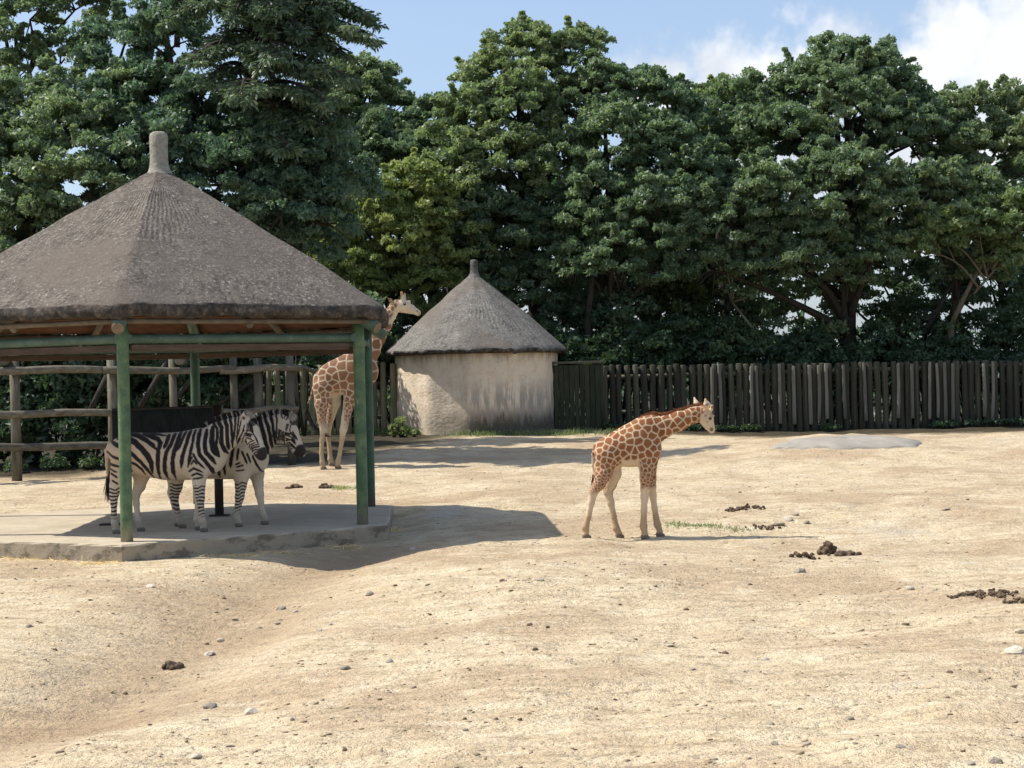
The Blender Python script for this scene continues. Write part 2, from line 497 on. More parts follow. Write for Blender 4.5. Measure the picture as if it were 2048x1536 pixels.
GULLY = [atz(*p, -.05)[:2] for p in ((700, 1105), (600, 1150), (480, 1215), (330, 1300), (150, 1400), (-150, 1480))]


def seg_dist(x, y, a, b):
    d = b - a; t = np.clip(((x - a[0]) * d[0] + (y - a[1]) * d[1]) / (d @ d), 0, 1)
    return np.hypot(x - a[0] - t * d[0], y - a[1] - t * d[1]), t


def gully_dist(x, y):
    best = np.full(np.shape(x), 1e9)
    for a, b in zip(GULLY[:-1], GULLY[1:]):
        best = np.minimum(best, seg_dist(x, y, a, b)[0])
    return best


def gz(x, y):
    x = np.asarray(x, float); y = np.asarray(y, float)
    z = .0275 * np.clip(y - 22, 0, 27) * sstep(21, 25, y)
    right = sstep(1.5, 7.5, x)
    z = z + .27 * np.exp(-((y - 36.8) / 3.4) ** 2) * right - .20 * sstep(39, 44, y) * right
    z = z + .13 * np.exp(-((x - .3) / 3.6) ** 2 - ((y - 18.0) / 2.3) ** 2)
    z = z + .06 * np.exp(-((x - 4.5) / 2.4) ** 2 - ((y - 14.5) / 2.0) ** 2)
    z = z + .08 * np.exp(-((x + 4.3) / 2.0) ** 2 - ((y - 17.2) / 1.5) ** 2)
    z = z - .17 * np.exp(-(gully_dist(x, y) / .85) ** 2)
    z = z - .08 * np.exp(-((x - 4.6) / 2.0) ** 2 - ((y - 20.5) / 1.2) ** 2)
    near = sstep(60, 40, y)
    z = z + near * (.11 * vnoise(x * .42, y * .42, 1) + .062 * vnoise(x * 1.1 + 7, y * 1.3, 2) + .040 * vnoise(x * 2.7, y * 2.7 + 3, 3) + .026 * vnoise(x * 6.0, y * 6.0, 4) + .009 * vnoise(x * 14, y * 14, 5))
    # earth is flat and level under the concrete pad
    rr = np.hypot(x - CX, y - CY)
    k = sstep(3.3, 4.2, rr)
    return z * k + (-.02) * (1 - k)


def gz1(x, y):
    return float(gz(np.array([x]), np.array([y]))[0])


def on_ground(px, py):
    """where the sight line through a pixel meets the ground"""
    r = ray(px, py); t = np.linspace(6, 60, 5400)
    P = r[None] * t[:, None] + np.array([0, 0, H])
    hit = np.argmax(P[:, 2] < gz(P[:, 0], P[:, 1]))
    p = P[hit]; return np.array([p[0], p[1], gz1(p[0], p[1])])


def build_ground():
    far = np.array([16, 20, 28, 45, 90, 200, 450, 900.])
    xs = np.concatenate([-far[::-1], np.arange(-13, 13.01, .09), far])
    ys = np.concatenate([[-60, -20, 0, 4, 6], np.arange(7.5, 27, .085), np.arange(27, 52, .2), [54, 58, 66, 80, 110, 170, 300, 600, 1200]])
    X, Y = np.meshgrid(xs, ys)
    Z = gz(X, Y) + np.where(Y > 49, -.012 * np.clip(Y - 49, 0, 200), 0)
    V = np.stack([X, Y, Z], -1).reshape(-1, 3)
    nx, ny = len(xs), len(ys)
    i = np.arange(nx - 1)[None, :] + np.arange(ny - 1)[:, None] * nx
    Q = np.stack([i, i + 1, i + 1 + nx, i + nx], -1).reshape(-1, 4)
    me = mesh_arrays('ground', V, Q, smooth=True)
    x, y = V[:, 0], V[:, 1]
    soil = np.clip(sstep(48.3, 49.2, y + .6 * vnoise(x * 1.5, y * 1.5, 9)) + sstep(-8.2, -9.6, x) * sstep(34.5, 36.0, y) + sstep(-3.5, -5.2, x - .3 * (y - 36)) * sstep(36.0, 37.5, y), 0, 1)
    soil = np.clip(soil + sstep(44.8, 46.2, y) * sstep(2.4, 3.2, x), 0, 1)
    damp = .8 * np.exp(-(gully_dist(x, y) / .75) ** 2) + .45 * np.exp(-((x - 4.3) / 2.4) ** 2 - ((y - 20.3) / .9) ** 2)
    for px, py, rx, ry, a in ((2010, 1195, .55, .35, 1.0), (1700, 1180, .8, .3, .5), (180, 1460, .5, .25, .8), (1780, 1230, .7, .3, .35), (1650, 1350, .9, .4, .35), (700, 1200, .5, .3, .4), (850, 1005, .5, .25, .7), (1760, 975, .5, .25, .6), (1160, 1040, .6, .3, .4), (1250, 1095, 1.0, .3, .5)):
        g = on_ground(px, py)
        damp = damp + a * np.exp(-((x - g[0]) / rx) ** 2 - ((y - g[1]) / ry) ** 2)
    for nm, arr in (('soil', soil), ('damp', np.clip(damp, 0, 1))):
        at = me.attributes.new(nm, 'FLOAT', 'POINT'); at.data.foreach_set('value', arr.astype(np.float32))
    tag(link('ground', me, M['sand']), 'bare sandy ground of the enclosure', kind='structure')


build_ground()


# ------------------------------------------------------------------ thatched shelter
def ring_roof(name, corners, prof, cols, rounding, eave_from, noise_amp, per_u=1.0):
    """roof skin: prof = list of (radius fraction r, z); corners(k, r) gives the plan corner; returns mesh with UV and eave attribute"""
    nk = len(corners)
    V = []; E = []; U = []
    c0 = np.mean(corners, 0)
    for ri, (r, z) in enumerate(prof):
        for k in range(nk):
            a = corners[k] - c0; b = corners[(k + 1) % nk] - c0
            for j in range(cols):
                u = j / cols
                p = a * (1 - u) + b * u
                rad = np.linalg.norm(a); pc = p / np.linalg.norm(p) * rad
                w = rounding * (1 - .6 * r)
                q = (p * (1 - w) + pc * w)
                edge = min(u, 1 - u)
                q = q * (1 - .02 * r * max(0, 1 - edge / .04))
                q = c0 + q * r
                dz = (.045 * r if j == 0 and ri < eave_from and nk == 6 else .02 * r if j == 0 and ri < eave_from else 0) - .05 * max(0, 1 - edge / .06) * max(0, r - .85) / .15
                V.append((q[0], q[1], z + dz)); E.append(1. if ri >= eave_from else 0.); U.append((k + u, r))
    V = np.array(V)
    nse = noise_amp * (vnoise(V[:, 0] * 2.2 + V[:, 2], V[:, 1] * 2.2, 21) + .6 * vnoise(V[:, 0] * 6 + V[:, 2] * 3, V[:, 1] * 6, 22))
    V[:, 2] += nse
    er = np.array(E) > .5; V[er, 2] += RNG.normal(0, .010, er.sum()); V[er, :2] += RNG.normal(0, .008, (er.sum(), 2))
    n = nk * cols; Q = []
    for i in range(len(prof) - 1):
        for j in range(n):
            Q.append((i * n + j, (i + 1) * n + j, (i + 1) * n + (j + 1) % n, i * n + (j + 1) % n))
    me = mesh_arrays(name, V, Q, smooth=True)
    at = me.attributes.new('eave', 'FLOAT', 'POINT'); at.data.foreach_set('value', np.array(E, np.float32))
    uvl = me.uv_layers.new(name='UVMap')
    U = np.array(U); Qa = np.array(Q); uv = U[Qa].reshape(-1, 4, 2)
    wrap = (uv[:, :, 0].max(1) - uv[:, :, 0].min(1)) > nk / 2
    uv[wrap, :, 0] = np.where(uv[wrap, :, 0] < nk / 2, uv[wrap, :, 0] + nk, uv[wrap, :, 0])
    uvl.data.foreach_set('uv', uv.reshape(-1).astype(np.float32))
    return me


def lathe_mesh(name, c, prof, n=24, wob=.02):
    V = []; Q = []
    for r, z in prof:
        for j in range(n):
            a = 2 * math.pi * j / n; rr = r * (1 + wob * (RNG.random() - .5))
            V.append((c[0] + rr * math.cos(a), c[1] + rr * math.sin(a), z))
    for i in range(len(prof) - 1):
        for j in range(n):
            Q.append((i * n + j, i * n + (j + 1) % n, (i + 1) * n + (j + 1) % n, (i + 1) * n + j))
    me = bpy.data.meshes.new(name); me.from_pydata(V, [], Q + [tuple((len(prof) - 1) * n + j for j in range(n))])
    flat_caps(me); me.update(); return me


def beam_mesh(name, a, b, w, h):
    """a squared timber from a to b"""
    a = Vector(a); b = Vector(b); d = (b - a).normalized(); s = d.cross(Vector((0, 0, 1))).normalized() * w / 2; u = s.cross(d).normalized() * h / 2
    bm = bmesh.new(); vs = []
    for p in (a, b):
        for i, j in ((-1, -1), (1, -1), (1, 1), (-1, 1)):
            vs.append(bm.verts.new(p + s * i + u * j))
    for f in ((0, 1, 2, 3), (7, 6, 5, 4), (0, 4, 5, 1), (1, 5, 6, 2), (2, 6, 7, 3), (3, 7, 4, 0)):
        bm.faces.new([vs[i] for i in f])
    bmesh.ops.recalc_face_normals(bm, faces=bm.faces)
    bmesh.ops.bevel(bm, geom=list(bm.edges), offset=min(w, h) * .08, segments=1, affect='EDGES')
    return bm_mesh(name, bm)


def slab_mesh(name, poly, z0, z1, wear=.02, cuts=14, bev=.03):
    """a cast slab on a polygon plan with chipped, uneven edges"""
    P = []
    for a, b in zip(poly, poly[1:] + poly[:1]):
        for i in range(cuts):
            P.append(np.array(a) * (1 - i / cuts) + np.array(b) * i / cuts)
    c = np.mean(P, 0); n = len(P)
    V = []
    rows = [(1.006, z0), (1.0, (z0 + z1) / 2), (1.0, z1 - bev), (1 - bev * .12, z1 - bev * .25), (1 - bev * .4, z1), (.6, z1), (.2, z1)]
    for ri, (f, z) in enumerate(rows):
        for p in P:
            w = wear * (RNG.random() - .5) * (1 if ri < 5 else .15)
            q = c + (p - c) * f
            d = (q - c) / np.linalg.norm(q - c)
            q = q + d * w
            V.append((q[0], q[1], z + (w * .3 if ri >= 2 else 0)))
    V.append((c[0], c[1], z1))
    Q = []
    for i in range(len(rows) - 1):
        for j in range(n):
            Q.append((i * n + j, i * n + (j + 1) % n, (i + 1) * n + (j + 1) % n, (i + 1) * n + j))
    for j in range(n):
        Q.append(((len(rows) - 1) * n + j, (len(rows) - 1) * n + (j + 1) % n, len(V) - 1))
    me = bpy.data.meshes.new(name); me.from_pydata([tuple(v) for v in V], [], Q)
    me.update()
    bm = bmesh.new(); bm.from_mesh(me); bmesh.ops.recalc_face_normals(bm, faces=bm.faces); bm.to_mesh(me); bm.free()
    return me


def build_shelter():
    org = Vector((CX, CY, 0))
    sh = empty('shelter', org, 'open six-sided shelter with grey thatched roof and green posts on a concrete pad', 'shelter')
    inv = Matrix.Translation(-org)

    def part(name, me, mat, parent=sh):
        me.transform(inv if parent is sh or parent.parent is sh else Matrix())
        return link(name, me, M[mat], parent)
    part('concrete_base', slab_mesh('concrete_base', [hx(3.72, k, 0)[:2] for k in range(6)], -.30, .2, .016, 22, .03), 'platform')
    # roof skin with a thick rolled eave
    prof = []
    for i in range(30):
        t = i / 29
        r = .10 / 3.7 + (1 - .10 / 3.7) * t
        z = 5.26 - (5.26 - 3.17) * t + .025 * math.sin(math.pi * t)
        prof.append((r, z))
    prof += [(1.005, 3.15), (1.006, 3.09), (1.003, 3.02), (.992, 3.0), (.955, 3.0)]
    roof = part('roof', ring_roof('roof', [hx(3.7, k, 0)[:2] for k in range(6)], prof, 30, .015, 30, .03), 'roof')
    fin = lathe_mesh('finial', (CX, CY), [(.30, 5.08), (.22, 5.165), (.165, 5.24), (.138, 5.30), (.130, 5.42), (.128, 5.62), (.132, 5.74), (.120, 5.79), (.08, 5.815), (.02, 5.82)], 28, .05)
    at = fin.attributes.new('eave', 'FLOAT', 'POINT'); fin.uv_layers.new(name='UVMap')
    part('finial', fin, 'finial' if 'finial' in M else 'hutroof', roof)
    # boarded underside, one panel to each slope
    for k in range(6):
        a, b = hx(3.5, k, 3.0), hx(3.5, k + 1, 3.0); c, d = hx(.2, k, 4.86), hx(.2, k + 1, 4.86)
        me = bpy.data.meshes.new('ceiling_panel')
        V = [a, b, d, c] + [p + np.array([0, 0, .02]) for p in (a, b, d, c)]
        me.from_pydata([tuple(p) for p in V], [], [(0, 1, 2, 3), (7, 6, 5, 4), (0, 4, 5, 1), (1, 5, 6, 2), (2, 6, 7, 3), (3, 7, 4, 0)])
        part('ceiling_panel', me, 'lining')
    for k in range(6):
        p0, p1 = hx(3.325, k, .18), hx(3.325, k, 3.02)
        mid = [p0 * (1 - i / 8) + p1 * i / 8 for i in range(9)]
        part('post', tube_mesh('post', mid, .078, 16, .01), 'green' if k in (0, 5) else 'greenshaded' if k in (2, 3, 4) else 'green')
        # ring beam: a round green pole over a flat brown plank
        a, b = hx(3.27, k, 2.735), hx(3.27, k + 1, 2.735)
        d = (b - a) / np.linalg.norm(b - a)
        mid = [a - d * .10 + (b - a + d * .2) * i / 10 for i in range(11)]
        part('ring_beam', tube_mesh('ring_beam', mid, .062, 14, .02), 'greenbeam')
        part('plank', beam_mesh('plank', a + d * .1 - np.array([0, 0, .115]), b - d * .1 - np.array([0, 0, .115]), .05, .085), 'plank')
        # rafter log running up under the hip, its cut end poking past the post
        e0, e1 = hx(3.62, k, 2.86), hx(.35, k, 4.62)
        raf = part('rafter', tube_mesh('rafter', [e0 + (e1 - e0) * i / 6 for i in range(7)], .085, 14, .02), 'greenbeam')
        part('cut_end', tube_mesh('cut_end', [e0 + (e0 - e1) * .004, e0 + (e0 - e1) * .0005], [.076, .080], 14), 'logend', raf)
        # eave pole
        a, b = hx(3.52, k, 2.95), hx(3.52, k + 1, 2.95)
        part('eave_pole', tube_mesh('eave_pole', [a + (b - a) * i / 6 for i in range(7)], .035, 8, .06), 'pale_pole')
        # common rafter in the middle of each slope
        a = (hx(3.5, k, 2.9) + hx(3.5, k + 1, 2.9)) / 2; b = (hx(.4, k, 4.62) + hx(.4, k + 1, 4.62)) / 2
        part('rafter', tube_mesh('rafter', [a, (a + b) / 2, b], .05, 10, .03), 'pale_pole')


build_shelter()


def build_rack():
    a = atz(221, 1050, .2); b = atz(439, 1032, .2)
    a[2] = b[2] = .2
    rk = empty('hay_rack', a, 'black panel on two dark iron posts standing behind the zebras', 'rack')
    inv = Matrix.Translation(-Vector(a))

    def part(name, me, mat, parent=rk):
        me.transform(inv); return link(name, me, M[mat], parent)
    z = lambda p, h: np.array([p[0], p[1], h])
    ht = atd(221, 816, a[1])[2]
    part('post', beam_mesh('post', z(a, .2), z(a, ht), .085, .06), 'iron')
    part('edge_strip', beam_mesh('edge_strip', z(a, .21) + np.array([-.055, -.02, 0]), z(a, ht + .01) + np.array([-.055, -.02, 0]), .02, .05), 'ironpale')
    part('post', tube_mesh('post', [z(b, .2), z(b, 1.0), z(b, ht)], .066, 12), 'iron')
    for p in (a, b):
        part('base_plate', beam_mesh('base_plate', z(p, .212) - np.array([.14, 0, 0]), z(p, .212) + np.array([.14, 0, 0]), .2, .02), 'iron')
    d = (b - a); d[2] = 0; d /= np.linalg.norm(d)
    pa, pb = a + d * .07, b - d * .08
    # matting panel: a gently buckled sheet with real thickness
    n = 24; V = []; Q = []
    for side in (0, 1):
        for i in range(n + 1):
            for j in range(7):
                p = pa + (pb - pa) * i / n; h = 1.0 + (ht - .01 - 1.0) * j / 6
                off = .014 * math.sin(i * .9) * math.sin(j * .8 + 1) + (.02 if side else 0)
                V.append((p[0] - d[1] * off, p[1] + d[0] * off, h))
    o = (n + 1) * 7
    for i in range(n):
        for j in range(6):
            q = (i * 7 + j, (i + 1) * 7 + j, (i + 1) * 7 + j + 1, i * 7 + j + 1)
            Q.append(q); Q.append(tuple(o + k for k in q[::-1]))
    edge = [(i * 7, (i + 1) * 7) for i in range(n)] + [((i + 1) * 7 + 6, i * 7 + 6) for i in range(n)] + [(j + 1, j) for j in range(6)] + [(n * 7 + j, n * 7 + j + 1) for j in range(6)]
    for p, q in edge: Q.append((p, o + p, o + q, q))
    part('panel', mesh_arrays('panel', V, Q), 'mesh')
    for h in (1.0, ht - .03):
        part('cross_bar', beam_mesh('cross_bar', z(pa, h), z(pb, h), .035, .03), 'iron')


build_rack()


# ------------------------------------------------------------------ round hut
def build_hut():
    c = atd(952, 865, 46.0); cx, cy = c[0], 46.0 + 2.2
    base = atd(952, 862, 46.0)[2] - .12
    hut = empty('hut', (cx, cy, base), 'round pink plastered hut with conical grey thatched roof', 'hut')
    inv = Matrix.Translation(-Vector((cx, cy, base)))
    rot = math.atan2(-cx, cy)

    def cor(r, k):
        a = -math.pi / 2 + R(-3.5) + R(30) * k - rot * 0
        return np.array([cx + r * math.cos(a), cy + r * math.sin(a)])
    eave = 2.955; rw = 2.32
    # wall of twelve plastered facets, slightly battered and uneven
    V = []; Q = []; cols = 8; rows = 22; nn = 12 * cols
    for i in range(rows + 1):
        z = base - .2 + (eave + .12 - base + .2) * i / rows
        f = 1 + .02 * max(0, 1 - i / 4)
        for k in range(12):
            for j in range(cols):
                p = cor(rw * f, k) * (1 - j / cols) + cor(rw * f, k + 1) * j / cols
                V.append((p[0], p[1], z))
    V = np.array(V); rad = np.stack([V[:, 0] - cx, V[:, 1] - cy], 1); rad /= np.linalg.norm(rad, axis=1)[:, None]
    V[:, :2] += rad * (.03 * vnoise(V[:, 0] * 4 + 40, V[:, 2] * 4, 31) + .018 * vnoise(V[:, 0] * 11 + 40, V[:, 2] * 11, 32))[:, None]
    for i in range(rows):
        for j in range(nn):
            Q.append((i * nn + j, i * nn + (j + 1) % nn, (i + 1) * nn + (j + 1) % nn, (i + 1) * nn + j))
    me = mesh_arrays('wall', V, Q); me.transform(inv); link('wall', me, M['plaster'], hut)
    prof = []
    ro = 2.62; top = 5.17
    for i in range(24):
        t = i / 23
        prof.append((.07 / ro + (1 - .07 / ro) * t, top - (top - 3.0) * t + .04 * math.sin(math.pi * t)))
    prof += [(1.005, 2.97), (1.0, 2.915), (.975, 2.895), (.9, 2.93)]
    me = ring_roof('roof', [cor(ro, k) for k in range(12)], prof, 8, .12, 24, .06); me.transform(inv)
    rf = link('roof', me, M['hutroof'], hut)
    fin = lathe_mesh('finial', (cx, cy), [(.26, 5.0), (.16, 5.12), (.115, 5.22), (.105, 5.42), (.11, 5.52), (.085, 5.57), (.02, 5.585)], 18, .06)
    fin.attributes.new('eave', 'FLOAT', 'POINT'); fin.uv_layers.new(name='UVMap'); fin.transform(inv)
    link('finial', fin, M['hutroof'], rf)
    # under-eave batten ring
    me = tube_mesh('eave_batten', [np.append(cor(2.46, k), 2.9) for k in range(13)], .04, 6); me.transform(inv)
    link('eave_batten', me, M['plank'], hut)
    return cx, cy, base


HUT = build_hut()


# ------------------------------------------------------------------ fences
def log_variants(name, r, h, count, mat, taper=.88, point=.0):
    out = []
    for v in range(count):
        bend = (RNG.random(2) - .5) * .05
        pts = []; rad = []
        for i in range(7):
            t = i / 6
            pts.append(np.array([bend[0] * math.sin(math.pi * t), bend[1] * math.sin(math.pi * t), h * t])); rad.append(r * (1 - (1 - taper) * t) * (1 + .06 * (RNG.random() - .5)))
        pts.append(np.array([0, 0, h + .015])); rad.append(r * taper * .7)
        me = tube_mesh(name, pts, rad, 9, .05); me.materials.append(M[mat]); out.append(me)
    return out


def build_right_fence():
    y0 = 48.0
    xa = atd(1203, 800, y0)[0]; xb = atd(2210, 800, y0)[0]
    f = empty('picket_fence', (xa, y0, .5), 'long fence of upright weathered logs running right of the dark green gate', 'fence')
    back = log_variants('picket', .105, 1.0, 4, 'picket'); pale = log_variants('picket', .060, 1.0, 3, 'picketpale')
    base = float(f.location.z)
    x = xa + .1; i = 0
    rr = random.Random(3)
    while x < xb:
        t = (x - xa) / (xb - xa)
        top = atd(1203 + (2210 - 1203) * t, 733 - 13 * t, y0)[2] + rr.uniform(-.02, .02)
        g = gz1(x, y0) - .1
        o = link('picket', back[rr.randrange(4)], parent=f, loc=(x - xa, rr.uniform(-.02, .02), g - base))
        o.scale = (rr.uniform(.82, 1.08), rr.uniform(.82, 1.08), top - g); o.rotation_euler = (0, rr.gauss(0, .010), rr.uniform(0, 6))
        if rr.random() < .42 and x > xa + 2.4:
            zb = g + rr.uniform(.28, .42)
            s = link('picket', pale[rr.randrange(3)], parent=f, loc=(x - xa + rr.uniform(.07, .13), -.15, zb - base))
            s.scale = (rr.uniform(.7, 1.05), .6, top - rr.uniform(.0, .08) - zb); s.rotation_euler = (0, rr.gauss(.004, .012), rr.uniform(-.3, .3))
        x += rr.uniform(.195, .245); i += 1
    for h in (.55, 1.55):
        me = tube_mesh('rail', [np.array([(xb - xa) * k / 12, .15, h - .02 * (k % 2) + .10 * k / 12]) for k in range(13)], .06, 8, .08)
        link('rail', me, M['log'], f, (0, 0, .1))


build_right_fence()


def build_left_fence():
    y0 = 48.2
    xa = atd(405, 800, y0)[0]; xb = atd(800, 800, y0)[0]
    f = empty('picket_fence', (xa, y0, .6), 'fence of sunlit mossy round logs between the log rails and the hut', 'fence')
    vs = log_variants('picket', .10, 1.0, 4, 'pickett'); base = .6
    rr = random.Random(8); x = xa
    while x < xb + .25:
        t = (x - xa) / (xb - xa)
        top = atd(405 + 395 * t, 742 - 12 * t, y0)[2] + rr.uniform(-.07, .07)
        g = gz1(x, y0) - .1
        o = link('picket', vs[rr.randrange(4)], parent=f, loc=(x - xa, rr.uniform(-.03, .03), g - base))
        o.scale = (rr.uniform(.75, 1.1), rr.uniform(.75, 1.1), top - g); o.rotation_euler = (0, rr.gauss(0, .014), rr.uniform(0, 6))
        x += rr.uniform(.225, .29)
    for h in (.45, 1.4):
        me = tube_mesh('rail', [np.array([(xb - xa) * k / 6, .14, h]) for k in range(7)], .055, 8, .08)
        link('rail', me, M['log'], f, (0, 0, .1))


build_left_fence()


def build_gate():
    y0 = 47.6
    xa = atd(1108, 800, y0)[0]; xb = atd(1201, 800, y0)[0]
    top = atd(1155, 728, y0)[2]; g = gz1(xa, y0) - .05
    gt = empty('gate', (xa, y0, g), 'dark green boarded gate between the hut and the log fence', 'gate')
    n = 9; w = (xb - xa) / n
    for i in range(n):
        bm = bmesh.new(); bmesh.ops.create_cube(bm, size=1)
        bmesh.ops.scale(bm, vec=(w * .93, .035, top - g - .06 + RNG.random() * .03), verts=bm.verts)
        bmesh.ops.bevel(bm, geom=list(bm.edges), offset=.006, segments=1, affect='EDGES')
        o = link('board', bm_mesh('board', bm), M['gate'], gt, (w * (i + .5), -.01 * (i % 2), (top - g) / 2))
        o.rotation_euler.y = RNG.normal(0, .004)
    for h in (.35, top - g - .35):
        link('ledge', beam_mesh('ledge', (0, .05, h), (xb - xa, .05, h), .05, .11), M['gate'], gt)
    link('top_rail', beam_mesh('top_rail', (-.1, -.01, top - g + .045), (xb - xa + .05, -.01, top - g + .045), .09, .07), M['log'], gt)
    for x in (-.05, xb - xa + .03):
        link('post', tube_mesh('post', [np.array([x, .06, z]) for z in (-.1, 1, top - g + .05)], .07, 9, .05), M['gate'], gt)


build_gate()


def build_rail_fence():
    def line(px):                                                     # plan line of the fence
        t = (px - 30) / 550.
        return 34.3 + 2.4 * t
    d0 = line(30)
    o0 = atd(30, 955, d0)
    f = empty('rail_fence', (o0[0], o0[1], gz1(o0[0], o0[1])), 'heavy log post and rail barrier behind the shelter', 'fence')
    inv = -np.array(f.location)

    def g(px, py, dd=0.): return atd(px, py, line(px) + dd) + inv
    def log(name, pts, r, mat, n=11): return link(name, tube_mesh(name, pts, r, n, .06), M[mat], f)
    for px, topy, r in ((-95, 708, .10), (28, 708, .10), (222, 709, .095), (344, 711, .085), (466, 713, .085), (515, 716, .10), (579, 710, .085)):
        p = atd(px, topy, line(px)); b = np.array([p[0], p[1], gz1(p[0], p[1]) - .1])
        log('post', [b + inv, (b + p) / 2 + inv + np.array([.012, 0, 0]), p + inv], [r * 1.06, r, r * .95], 'log')
    for (x0, y0), (x1, y1), r, dd in (((-120, 741), (225, 740), .085, -.17), ((205, 742), (470, 738), .08, -.19), ((440, 740), (604, 735), .085, -.17),
                                      ((-120, 829), (250, 826), .085, -.17), ((235, 829), (460, 830), .08, -.19), ((446, 824), (596, 817), .075, -.17),
                                      ((-120, 892), (330, 893), .085, -.17), ((600, 735), (636, 742), .05, .3)):
        n = 7; pts = []
        for i in range(n):
            t = i / (n - 1); pts.append(g(x0 + (x1 - x0) * t, y0 + (y1 - y0) * t + 2.2 * math.sin(t * 7 + x0), dd))
        log('rail', pts, [r * (1 - .12 * i / (n - 1)) for i in range(n)], 'rail')
    for a, b, r in (((214, 752), (176, 830), .07), ((335, 722), (280, 815), .07), ((522, 748), (436, 812), .05), ((398, 740), (348, 800), .06)):
        log('brace', [g(*a, .35), g((a[0] + b[0]) / 2, (a[1] + b[1]) / 2, .3), g(*b, .3)], r * .85, 'bark')
    for px, py in ((12, 722), (362, 722)):
        p = g(px, py, -.05); log('log_stub', [p + np.array([0, -.25, 0]), p + np.array([0, .4, 0])], .09, 'log')


build_rail_fence()


def build_slab():
    c = on_ground(1690, 884)
    bot = [(-1.66, -.35), (-.4, -1.25), (1.25, -1.2), (1.68, .1), (1.1, 1.3), (-.9, 1.2)]
    top = [(-.95, .05), (-.25, -.30), (.62, -.30), (.95, .15), (.6, .55), (-.55, .55)]
    V = []; Q = []; n = 60
    def ringp(P, t):
        k = t * 6; i = int(k) % 6; f = k - int(k); a = np.array(P[i]); b = np.array(P[(i + 1) % 6]); return a * (1 - f) + b * f
    rows = [(0, -.14), (.0, -.02), (.06, .03), (.5, .062), (.92, .085), (1.0, .09), (1.6, .092), (2., .092)]
    for f, z in rows:
        for q in range(n):
            a, b = ringp(bot, q / n), ringp(top, q / n)
            p = a * (1 - f) + b * f if f <= 1 else b * (2.0 - f)
            p = p * (1 + .015 * RNG.normal() * (f < .3)); g = gz1(c[0] + p[0], c[1] + p[1]) - c[2]
            V.append((p[0], p[1], z + g * max(0, 1 - f) + .004 * RNG.normal()))
    for i in range(len(rows) - 1):
        for q in range(n): Q.append((i * n + q, i * n + (q + 1) % n, (i + 1) * n + (q + 1) % n, (i + 1) * n + q))
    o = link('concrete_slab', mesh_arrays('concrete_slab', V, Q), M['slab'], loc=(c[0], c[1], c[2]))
    tag(o, 'low grey concrete slab on the crest of the sand before the log fence', 'slab')


build_slab()


